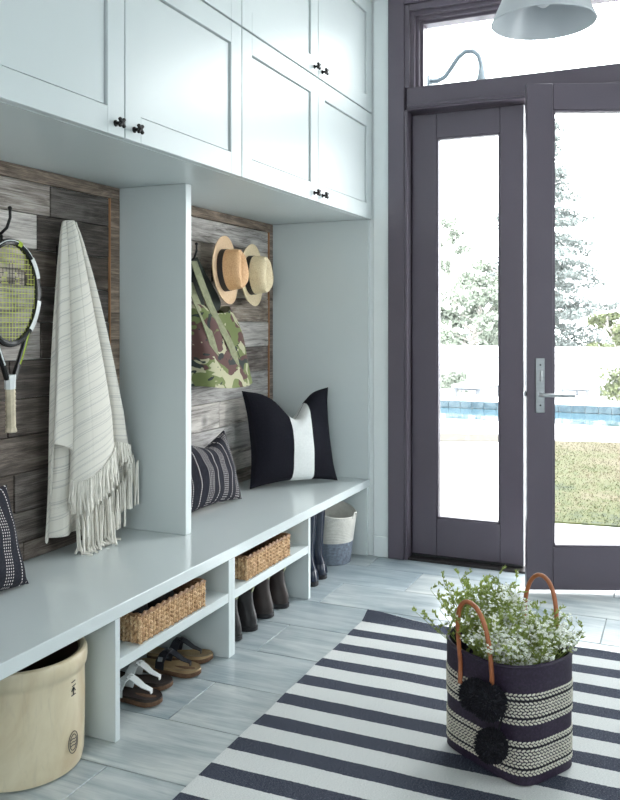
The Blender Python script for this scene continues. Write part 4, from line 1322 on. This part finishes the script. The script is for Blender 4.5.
# cream woven bands: rows of slanted stitches, bounded by black lines
def band(ta, tb_, rows, name='woven_band'):
    mb = MB()
    for r_ in range(rows):
        t = ta + (tb_-ta)*(r_+0.5)/rows
        ringp = tote_ring(t, 0.0016, 192)
        # resample evenly
        P = [Vector(p) for p in ringp]; cum = [0]
        for a, b in zip(P, P[1:]+P[:1]): cum.append(cum[-1]+(b-a).length)
        n = int(cum[-1]/0.0125); j = 0
        for k in range(n):
            d = (k + 0.5*(r_ % 2))/n*cum[-1] % cum[-1]
            j = 0 if k == 0 else j
            while cum[j+1] < d: j += 1
            f = (d-cum[j])/(cum[j+1]-cum[j]); a = P[j]; b = P[(j+1) % len(P)]
            c = a.lerp(b, f); al = (b-a).normalized()
            nr_ = Vector((al.y, -al.x, 0))
            dirv = (al*0.9 + Vector((0, 0, 0.42 if r_ % 2 else -0.42))).normalized()
            mb.ell(c, (nr_*0.0026, dirv.cross(nr_)*0.0033, dirv*0.0066), 5, 4)
    obj(name, mb, M['cream_straw'], tote, local=True)
def line_(t):
    r0 = [tote_ring(t-0.0065, 0.0014), tote_ring(t-0.0055, 0.0030), tote_ring(t+0.0055, 0.0030), tote_ring(t+0.0065, 0.0014)]
    obj('black_line', MB().rings(r0, True, False, False), M['blackline'], tote, local=True)
for (b0, b1, b2, b3, b4, b5) in ((0.725, 0.785, 0.575, 0.710, 0.510, 0.560), (0.325, 0.375, 0.145, 0.310, 0.080, 0.130)):
    band(b0, b1, 2); band(b2, b3, 5 if b2 > 0.4 else 6); band(b4, b5, 2)
    line_((b0+b3)/2); line_((b2+b5)/2)
# handles on the two long sides: local -y faces the room left, +y the doors
def handle(sy, x0, x1, apex, lean, slant):
    yb = sy*0.149
    pts = []
    n = 26
    for i in range(n+1):
        a = math.pi*i/n
        x = (x0+x1)/2 - (x1-x0)/2*math.cos(a)*(1.0 + 0.10*math.sin(a)) + slant*max(0.0, math.sin(a))**0.7
        z = 0.290 + (apex-0.290)*max(0.0, math.sin(a))**0.62
        pts.append((x, yb + sy*lean*max(0.0, math.sin(a))**0.8, z))
    pts = [(x0, yb, 0.245)] + pts + [(x1, yb, 0.245)]
    h_ = obj('handle', MB().tube(pts, 0.0068, 10), M['leather'], tote, local=True, label='tan leather handle')
    for xx in (x0, x1):
        obj('handle_tab', MB().box(xx-0.008, xx+0.008, yb-0.004 if sy < 0 else yb-0.002, yb+0.002 if sy < 0 else yb+0.004, 0.225, 0.265, 0.002), M['leather'], h_, local=True)
handle(-1, -0.048, 0.076, 0.476, 0.004, -0.022)
handle(1, -0.068, 0.058, 0.500, 0.012, -0.004)
# pompoms
def pompom(c, r, seed):
    rnd = random.Random(seed); mb = MB()
    c = Vector(c)
    mb.ell(c, ((r*0.82, 0, 0), (0, r*0.82, 0), (0, 0, r*0.82)), 16, 10)
    for i in range(900):
        u = rnd.uniform(-1, 1); a = rnd.uniform(0, 2*math.pi); s_ = math.sqrt(1-u*u)
        d = Vector((s_*math.cos(a), s_*math.sin(a), u))
        t_ = d.cross(Vector((rnd.uniform(-1, 1), rnd.uniform(-1, 1), rnd.uniform(-1, 1)))).normalized()*0.0022
        p = c + d*r*0.7; q = c + (d + t_*20*rnd.uniform(-1, 1)).normalized()*r*rnd.uniform(0.95, 1.07)
        b0 = len(mb.v)
        t2 = d.cross(t_)
        mb.v += [tuple(p+t_), tuple(p-t_*0.5+t2*0.9), tuple(p-t_*0.5-t2*0.9), tuple(q+t_*0.7), tuple(q-t_*0.35+t2*0.6), tuple(q-t_*0.35-t2*0.6)]
        mb.f += [(b0, b0+1, b0+4, b0+3), (b0+1, b0+2, b0+5, b0+4), (b0+2, b0, b0+3, b0+5), (b0+3, b0+4, b0+5)]
    o = obj('pompom', mb, M['pom'], tote, local=True, sharp=None, label='black yarn pompom')
    return o
p1 = pompom((0.096, -0.182, 0.232), 0.050, 1)
p2 = pompom((0.046, -0.186, 0.234), 0.046, 2)
p3 = pompom((0.100, -0.178, 0.112), 0.046, 3)
obj('cord', MB().tube([(0.076, -0.158, 0.272), (0.082, -0.166, 0.265), (0.090, -0.172, 0.25)], 0.003, 6), M['pom'], p1, local=True)
obj('cord', MB().tube([(0.076, -0.158, 0.272), (0.066, -0.166, 0.265), (0.056, -0.174, 0.25)], 0.003, 6), M['pom'], p2, local=True)
obj('cord', MB().tube([(0.078, -0.156, 0.262), (0.120, -0.152, 0.20), (0.106, -0.160, 0.14)], 0.003, 6), M['pom'], p3, local=True)

# flowering stems filling the tote
fl_ = thing('flower_bunch', 'airy bunch of small white flowers with green leaves inside the straw tote', 'flowers', (TX, TY, TZ+0.02), (0, 0, R(TR)))
rnd = random.Random(12)
st, lf, bl = MB(), MB(), MB()
def clear_of_tote(p):    # nothing pokes through the woven side below the rim
    e = (abs(p.x)/0.160)**2.4 + (abs(p.y)/0.124)**2.4
    return p.z > TH + 0.016 or e < 0.92
def leafq(p, d, ln, w):
    if not (clear_of_tote(p) and clear_of_tote(p + d.normalized()*ln)): return
    d = d.normalized(); sdv = d.cross(Vector((rnd.uniform(-1, 1), rnd.uniform(-1, 1), rnd.uniform(-0.3, 1)))).normalized()
    nrm = d.cross(sdv)
    lf.poly([p, p+d*ln*0.5+sdv*w+nrm*0.001, p+d*ln, p+d*ln*0.5-sdv*w+nrm*0.001])
def blossom(p, r):
    if not clear_of_tote(p): return
    k0 = rnd.uniform(0, 6.28)
    nrm = Vector((rnd.uniform(-.6, .6), rnd.uniform(-.6, .6), 1)).normalized()
    a = nrm.cross(Vector((1, 0, 0))).normalized(); b = nrm.cross(a)
    bl.ell(p, (a*r*0.55, b*r*0.55, nrm*r*0.45), 5, 3)
    for q in range(5):
        th_ = k0 + 2*math.pi*q/5
        d = a*math.cos(th_)+b*math.sin(th_); e = a*math.cos(th_+1.57)+b*math.sin(th_+1.57)
        bl.poly([p, p+d*r*0.7+e*r*0.42+nrm*r*0.2, p+d*r*1.15+nrm*r*0.3, p+d*r*0.7-e*r*0.42+nrm*r*0.2])
for i in range(270):
    a = rnd.uniform(0, 6.28); rr_ = math.sqrt(rnd.random())
    bx_, by_ = 0.125*rr_*math.cos(a), 0.092*rr_*math.sin(a)
    out = Vector((bx_/0.125, by_/0.092, 0))
    leafy = rnd.random() < 0.45 or (bx_ < -0.05)
    Ht = rnd.uniform(0.33, 0.425) + (0.035 if bx_ < -0.02 else -0.025) + (0.02 if leafy else 0)
    lean = 0.065*rr_ + rnd.uniform(-0.02, 0.03)
    if rnd.random() < 0.10: lean += 0.06
    if bx_ < -0.06: lean += 0.03
    base = Vector((bx_*0.5, by_*0.5, 0.12)); tip = Vector((bx_, by_, 0)) + out*lean + Vector((rnd.uniform(-.02, .02), rnd.uniform(-.02, .02), Ht))
    if not clear_of_tote(tip): tip.z = TH + 0.04
    mid = base.lerp(tip, 0.55) - out*lean*0.35
    pts = [base, base.lerp(mid, 0.6), mid, mid.lerp(tip, 0.55)+Vector((rnd.uniform(-.004, .004), rnd.uniform(-.004, .004), 0)), tip]
    st.tube(pts, [0.0016, 0.0014, 0.0012, 0.001, 0.0006], 4)
    nsub = 7
    for k in range(nsub):
        t = 0.45 + 0.55*k/(nsub-1)
        f = t*4; j = min(3, int(f)); p = pts[j].lerp(pts[j+1], f-j)
        d = Vector((rnd.uniform(-1, 1), rnd.uniform(-1, 1), rnd.uniform(0.2, 1.1))).normalized()
        ln = rnd.uniform(0.014, 0.036)
        q = p + d*ln
        if not clear_of_tote(q): continue
        st.tube([p, p.lerp(q, 0.5)+Vector((0, 0, 0.002)), q], [0.0008, 0.0007, 0.0005], 3)
        if leafy:
            for m_ in range(15): leafq(p.lerp(q, rnd.random()), d + Vector((rnd.uniform(-1, 1), rnd.uniform(-1, 1), rnd.uniform(-.2, .8))), rnd.uniform(0.008, 0.015), rnd.uniform(0.0018, 0.0036))
            if rnd.random() < 0.35: blossom(q, rnd.uniform(0.0025, 0.004))
        else:
            for m_ in range(3): leafq(p.lerp(q, rnd.random()), d + Vector((rnd.uniform(-1, 1), rnd.uniform(-1, 1), rnd.uniform(-.5, .5))), rnd.uniform(0.010, 0.020), rnd.uniform(0.002, 0.004))
            for m_ in range(6): blossom(q + Vector((rnd.uniform(-1, 1), rnd.uniform(-1, 1), rnd.uniform(-.5, 1)))*0.013, rnd.uniform(0.0038, 0.0062))
obj('stems', st, M['stem'], fl_, local=True, sharp=None, kind='stuff').location = (0, 0, -0.02)
obj('leaves', lf, M['leaf'], fl_, local=True, sharp=None, kind='stuff').location = (0, 0, -0.02)
obj('blossoms', bl, M['bloom'], fl_, local=True, sharp=None, kind='stuff').location = (0, 0, -0.02)

# ================================================================== pendant lamp
PX, PY, PZ = -0.501, 3.409, 2.480
pn = thing('pendant_lamp', 'white enamel dome pendant lamp hanging near the transom', 'lamp', (PX, PY, ZT))
prof = [(0.200, 0.0), (0.203, 0.003), (0.1995, 0.010), (0.178, 0.060), (0.158, 0.105), (0.135, 0.150), (0.105, 0.185), (0.065, 0.208), (0.040, 0.216), (0.036, 0.262), (0.012, 0.272)]
inn = [(0.012, 0.268), (0.033, 0.256), (0.037, 0.213), (0.062, 0.205), (0.102, 0.182), (0.132, 0.147), (0.155, 0.103), (0.175, 0.059), (0.1965, 0.010), (0.200, 0.0)]
obj('shade', MB().lathe(prof + inn, 64, (PX, PY, PZ)), M['lampw'], pn)
obj('rod', MB().tube([(PX, PY, PZ+0.268), (PX, PY, ZT-0.02)], 0.006, 10), M['lampw'], pn)
obj('ceiling_canopy', MB().lathe([(0.0, -0.028), (0.02, -0.028), (0.055, -0.018), (0.062, -0.001), (0.0, -0.001)], 32, (PX, PY, ZT)), M['lampw'], pn)
bu = MB().lathe([(0.013, 0.20), (0.014, 0.17), (0.022, 0.145), (0.030, 0.115), (0.031, 0.095), (0.024, 0.074), (0.010, 0.064), (0.0, 0.062)], 20, (PX, PY, PZ))
obj('bulb', bu, M['lampw'], pn)
obj('socket', MB().tube([(PX, PY, PZ+0.25), (PX, PY, PZ+0.195)], 0.018, 12), M['lampw'], pn)

# ================================================================== outdoors
GZ = -0.35
def gpt(u, v, z=GZ):        # a spot on the garden ground, found once from the sight line and fixed in place
    a = (u-310)/839.0; b = (321.6-v)/839.0
    c_, s_ = math.cos(0.4172), math.sin(0.4172)
    r_ = Vector((-s_+c_*a, c_+s_*a, b)); t = (z-CAM_H)/r_.z
    return (r_.x*t, r_.y*t)
obj('ground', MB().box(-40, 60, 4.60, 80, GZ-0.6, GZ-0.56), M['dirt'], label='garden soil under the terrace', cat='ground', kind='structure')
patio = MB()
patio.box(-14, 16, 4.605, 12.75, GZ-0.5, GZ-0.012)
obj('terrace', patio, M['concrete'], label='pale concrete terrace outside the doors', cat='terrace', kind='structure')
obj('door_step', MB().box(-1.9, 0.9, 4.605, 5.15, GZ-0.01, -0.06, 0.01), M['concrete'], label='concrete step outside the glazed doors', cat='step', kind='structure')
# lawn
l0, l1, l2, l3 = gpt(506, 519), gpt(553, 521.5), gpt(720, 533), gpt(552, 449)
l4 = gpt(520, 443); l5 = gpt(700, 446)
lawn_pts = [gpt(508, 517), gpt(553, 521.5), gpt(760, 536), gpt(760, 452), gpt(620, 442.5), gpt(556, 441)]
obj('lawn', MB().prism(lawn_pts, GZ-0.011, GZ+0.004), M['lawn'], label='dry patchy lawn beyond the terrace', cat='lawn', kind='structure')
mb = MB(); rg_ = random.Random(4)
xs = [p[0] for p in lawn_pts]; ys = [p[1] for p in lawn_pts]
def inside(x, y):
    r_ = False; n = len(lawn_pts)
    for i in range(n):
        (x1_, y1_), (x2_, y2_) = lawn_pts[i], lawn_pts[(i+1) % n]
        if (y1_ > y) != (y2_ > y) and x < (x2_-x1_)*(y-y1_)/(y2_-y1_)+x1_: r_ = not r_
    return r_
cnt = 0
while cnt < 16000:
    x = rg_.uniform(min(xs), max(xs)); y = rg_.uniform(min(ys), max(ys))
    if not inside(x, y): continue
    cnt += 1
    h_ = rg_.uniform(0.008, 0.024); a = rg_.uniform(0, 3.14); w = 0.004
    mb.poly([(x-w*math.cos(a), y-w*math.sin(a), GZ+0.003), (x+w*math.cos(a), y+w*math.sin(a), GZ+0.003), (x+rg_.uniform(-.014, .014), y+rg_.uniform(-.014, .014), GZ+h_)])
obj('grass', mb, M['lawn'], sharp=None, label='short dry grass blades of the lawn', cat='grass', kind='stuff')
# dirt strip beyond the lawn, pool, coping, far deck
s0, s1 = gpt(400, 432.5), gpt(760, 441)
e0, e1 = gpt(400, 439.5), gpt(760, 448)
obj('dirt_strip', MB().prism([gpt(400, 440.5), gpt(556, 441.5), gpt(553, 436), gpt(400, 432)], GZ-0.011, GZ+0.001), M['dirt'], label='narrow tan soil strip before the pool deck', cat='soil', kind='structure')
def pool_line(v):   # the pool runs parallel to the house
    return gpt(500, v)[1]
yn, yf = 14.0, 17.4
mb = MB(); mb.box(-14, 16, 12.76, yn, GZ-0.5, GZ, 0.01); mb.box(-14, 16, yf, 30, GZ-0.5, GZ, 0.01)
obj('pool_deck', mb, M['coping'], label='white pool deck around the water', cat='deck', kind='structure')
obj('pool_water', MB().box(-14, 16, yn+0.001, yf-0.04, GZ-0.5, GZ-0.16), M['water'], label='blue swimming pool water', cat='water', kind='structure')
pw = thing('pool_wall', 'far pool wall lined with blue mosaic tiles', 'wall', (0, yf-0.02, GZ-0.3), kind='structure')
for i in range(60):
    x0 = -9 + i*0.25
    for j in range(1):
        obj('mosaic_tile', MB().box(x0+0.004, x0+0.246, yf-0.035, yf-0.001, GZ-0.155, GZ-0.012, 0.004), M['mosaic'], pw)
# fence
YFN = 21.0
fz1 = 0.70
fe = thing('garden_fence', 'white horizontal board fence behind the pool', 'fence', (0, YFN, GZ))
nb = 7; bh = (fz1-GZ)/nb
for i in range(nb):
    obj('board', MB().box(-12, 10, YFN-0.015, YFN+0.015, GZ+i*bh+0.004, GZ+(i+1)*bh-0.008, 0.003), M['fence'], fe)
for i in range(12):
    obj('post', MB().box(-12+i*2, -11.9+i*2, YFN+0.018, YFN+0.11, GZ, fz1-0.02, 0.005), M['fence'], fe)
# sun loungers on the far deck
def lounger(x, y, rz, label):
    c = thing('sun_lounger', label, 'lounger', (x, y, GZ), (0, 0, R(rz)), group='sun loungers behind the pool')
    obj('frame', MB().box(-0.75, 0.75, -0.32, 0.32, 0.24, 0.30, 0.01), M['lounger_w'], c, local=True)
    obj('sling', MB().box(-0.72, 0.42, -0.28, 0.28, 0.30, 0.315), M['lounger_w'], c, local=True)
    b = MB().box(0, 0.66, -0.29, 0.29, 0.0, 0.03, 0.01); b.tf(Matrix.Translation((0.42, 0, 0.31)) @ Matrix.Rotation(R(-28), 4, 'Y'))
    obj('backrest', b, M['lounger_w'], c, local=True)
    for sx in (-1, 1):
        for sy in (-1, 1):
            obj('leg', MB().box(sx*0.62-0.025, sx*0.62+0.025, sy*0.26-0.025, sy*0.26+0.025, 0.0, 0.24), M['lounger_d'], c, local=True)
    obj('under_shade', MB().box(-0.6, 0.6, -0.24, 0.24, 0.185, 0.215), M['lounger_d'], c, local=True)  # dark sheet standing in for the shadow under the lounger
x_, y_ = gpt(582, 398); lounger(x_, y_+0.0, 82, 'white sun lounger seen through the door left ajar')
x_, y_ = gpt(478, 397); lounger(x_, y_+0.0, 82, 'white sun lounger seen through the narrow closed door')

def leaves(mb, c, rad, n, size, rnd, flat=0.8):
    c = Vector(c)
    for i in range(n):
        u = rnd.uniform(-1, 1); a = rnd.uniform(0, 6.283); s_ = math.sqrt(1-u*u); r_ = rnd.random()**0.45
        p = c + Vector((s_*math.cos(a)*rad*r_, s_*math.sin(a)*rad*r_, u*rad*flat*r_))
        d = Vector((rnd.uniform(-1, 1), rnd.uniform(-1, 1), rnd.uniform(-1, 1))).normalized()
        e = d.cross(Vector((rnd.uniform(-1, 1), rnd.uniform(-1, 1), rnd.uniform(-1, 1)))).normalized()
        k = size*rnd.uniform(0.6, 1.3)
        mb.poly([p-d*k, p+e*k*0.4, p+d*k, p-e*k*0.4])
def tree(name, u, Y, H, label, spread, seed, m_, nclump=26, nleaf=150, size=0.10, low=0.25):
    """broad tree standing at sight-line column u, distance Y"""
    rnd = random.Random(seed)
    a = (u-310)/839.0; c_, s_ = math.cos(0.4172), math.sin(0.4172)
    x = (-s_+c_*a)/(c_+s_*a)*Y
    t = thing(name, label, 'tree', (x, Y, GZ), group='trees behind the garden fence')
    base = Vector((x, Y, GZ))
    tp = [base + Vector((0.15*math.sin(k*1.3+seed), 0.1*math.cos(k), H*0.9*k/6)) for k in range(7)]
    obj('trunk', MB().tube(tp, [0.16*(1-k/7.5)*H/6 for k in range(7)], 8), M['bark'], t)
    br, lv = MB(), MB()
    for i in range(nclump):
        q = low + (1-low)*(i+0.5)/nclump
        f = q*0.98*6; j = min(5, int(f)); p = tp[j].lerp(tp[j+1], f-j)
        a = rnd.uniform(0, 6.283); w = spread*(0.35+0.9*math.sin(math.pi*min(1, (1-q)*1.15+0.08)))*rnd.uniform(0.55, 1.05)
        e = p + Vector((w*math.cos(a), w*math.sin(a)*0.8, w*rnd.uniform(0.1, 0.5)))
        br.tube([p, p.lerp(e, 0.5)+Vector((0, 0, 0.08)), e], [0.035, 0.022, 0.010], 5)
        leaves(lv, e, 0.34*spread*rnd.uniform(0.7, 1.25), nleaf, size, rnd, 0.6)
        leaves(lv, p.lerp(e, 0.6), 0.22*spread, nleaf//3, size, rnd, 0.6)
    obj('branches', br, M['bark'], t)
    obj('foliage', lv, m_, t, sharp=None, kind='stuff')
def conifer(u, Y, H, label, spread, seed, m_):
    rnd = random.Random(seed)
    a = (u-310)/839.0; c_, s_ = math.cos(0.4172), math.sin(0.4172)
    x = (-s_+c_*a)/(c_+s_*a)*Y
    t = thing('conifer', label, 'tree', (x, Y, GZ), group='trees behind the garden fence')
    obj('trunk', MB().tube([(x, Y, GZ), (x+0.05, Y, GZ+H*0.5), (x, Y, GZ+H)], [0.22, 0.13, 0.02], 8), M['bark'], t)
    br, lv = MB(), MB()
    n = 190
    for i in range(n):
        q = 0.06 + 0.93*i/n; z = GZ + H*q
        a = i*2.4 + rnd.uniform(-.4, .4); w = spread*(1-q)**0.75*rnd.uniform(0.5, 1.1) + 0.15
        p = Vector((x, Y, z)); e = p + Vector((w*math.cos(a), w*math.sin(a), rnd.uniform(-0.35, 0.15)*w))
        br.tube([p, p.lerp(e, 0.5)+Vector((0, 0, 0.06*w)), e], [0.028, 0.018, 0.006], 4)
        m = int(10+24*w)
        for k in range(m):
            f = 0.25+0.78*(k+rnd.random())/m
            leaves(lv, p.lerp(e, f) + Vector((0, 0, 0.03)), 0.24, 5, 0.085, rnd, 0.9)
    obj('branches', br, M['bark'], t)
    obj('needles', lv, m_, t, sharp=None, kind='stuff')
conifer(541, 36.0, 11.2, 'tall glare-paled conifer behind the fence seen through the open door', 3.3, 31, M['foliage_c'])
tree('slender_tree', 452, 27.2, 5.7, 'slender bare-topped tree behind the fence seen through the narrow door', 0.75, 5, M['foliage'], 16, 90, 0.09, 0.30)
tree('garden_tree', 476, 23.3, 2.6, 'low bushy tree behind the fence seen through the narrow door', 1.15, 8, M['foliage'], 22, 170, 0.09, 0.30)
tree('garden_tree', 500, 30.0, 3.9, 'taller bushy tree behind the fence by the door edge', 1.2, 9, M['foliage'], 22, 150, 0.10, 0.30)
tree('garden_tree', 612, 24.0, 2.0, 'dark olive bush behind the fence at the right picture edge', 0.7, 10, M['foliage_d'], 16, 150, 0.07, 0.35)
tree('garden_tree', 665, 27.5, 2.3, 'glare-paled bush behind the fence beyond the right picture edge', 1.0, 19, M['foliage'], 18, 120, 0.09, 0.30)
def shrub(u, v, r_, h_, label, m_, seed, n=420):
    rnd = random.Random(seed); x, y = gpt(u, v)
    t = thing('garden_shrub', label, 'shrub', (x, y, GZ), group='shrubs on the pool deck')
    st_, lv = MB(), MB()
    for k in range(14):
        a = rnd.uniform(0, 6.283); w = r_*rnd.uniform(0.2, 0.9)
        e = Vector((x+w*math.cos(a), y+w*math.sin(a), GZ+h_*rnd.uniform(0.25, 1)))
        st_.tube([(x, y, GZ), ((x+e.x)/2, (y+e.y)/2, GZ+(e.z-GZ)*0.65), e], [0.012, 0.009, 0.005], 4)
        leaves(lv, e - Vector((0, 0, 0.1)), r_*0.45, n//14, 0.07, rnd, 0.9)
    obj('stems', st_, M['bark'], t); obj('foliage', lv, m_, t, sharp=None, kind='stuff')
shrub(458, 392, 0.30, 0.50, 'glare-paled small shrub in front of the white fence', M['foliage'], 41)
shrub(447, 388, 0.26, 0.42, 'glare-paled small shrub nearest the house wall', M['foliage'], 42)
shrub(617, 401, 0.45, 0.75, 'grassy yellow-green shrub at the right picture edge by the pool', M['foliage_d'], 43, 600)

# exterior return wall left of the doors with a gooseneck lamp on it
rw = obj('wall_outside', MB().box(-1.75, -1.402, 4.56, 5.17, GZ, 3.6), M['siding'], label='pale siding return wall just outside the doors', cat='wall', kind='structure')
obj('wall_outside', MB().box(0.45, 0.80, 4.56, 4.75, GZ, 3.3), M['siding'], label='pale siding pier outside the hinge side', cat='wall', kind='structure')
gn = thing('gooseneck_lamp', 'pale gooseneck outdoor lamp seen through the transom', 'lamp', (-1.402, 4.92, 2.745))
gx = -1.402
mb = MB().tube([(gx, 4.92, 2.745), (gx+0.016, 4.92, 2.745)], 0.042, 20)
obj('wall_plate', mb, M['galv'], gn)
arm = [(gx+0.012, 4.92, 2.748), (gx+0.06, 4.92, 2.746), (gx+0.105, 4.92, 2.765), (gx+0.145, 4.92, 2.815), (gx+0.185, 4.92, 2.870), (gx+0.230, 4.92, 2.902), (gx+0.275, 4.92, 2.898), (gx+0.308, 4.92, 2.865), (gx+0.322, 4.92, 2.815), (gx+0.324, 4.92, 2.760)]
obj('arm', MB().tube(arm, 0.0145, 12), M['galv'], gn)
obj('socket', MB().lathe([(0.012, 0.075), (0.020, 0.065), (0.022, 0.03), (0.034, 0.0), (0.034, -0.03), (0.0, -0.03)], 20, (gx+0.324, 4.92, 2.715)), M['galv'], gn)
obj('shade', MB().lathe([(0.034, 0.0), (0.06, -0.015), (0.11, -0.06), (0.135, -0.10), (0.132, -0.10), (0.107, -0.062), (0.058, -0.02), (0.03, -0.006)], 32, (gx+0.324, 4.92, 2.69)), M['galv'], gn)
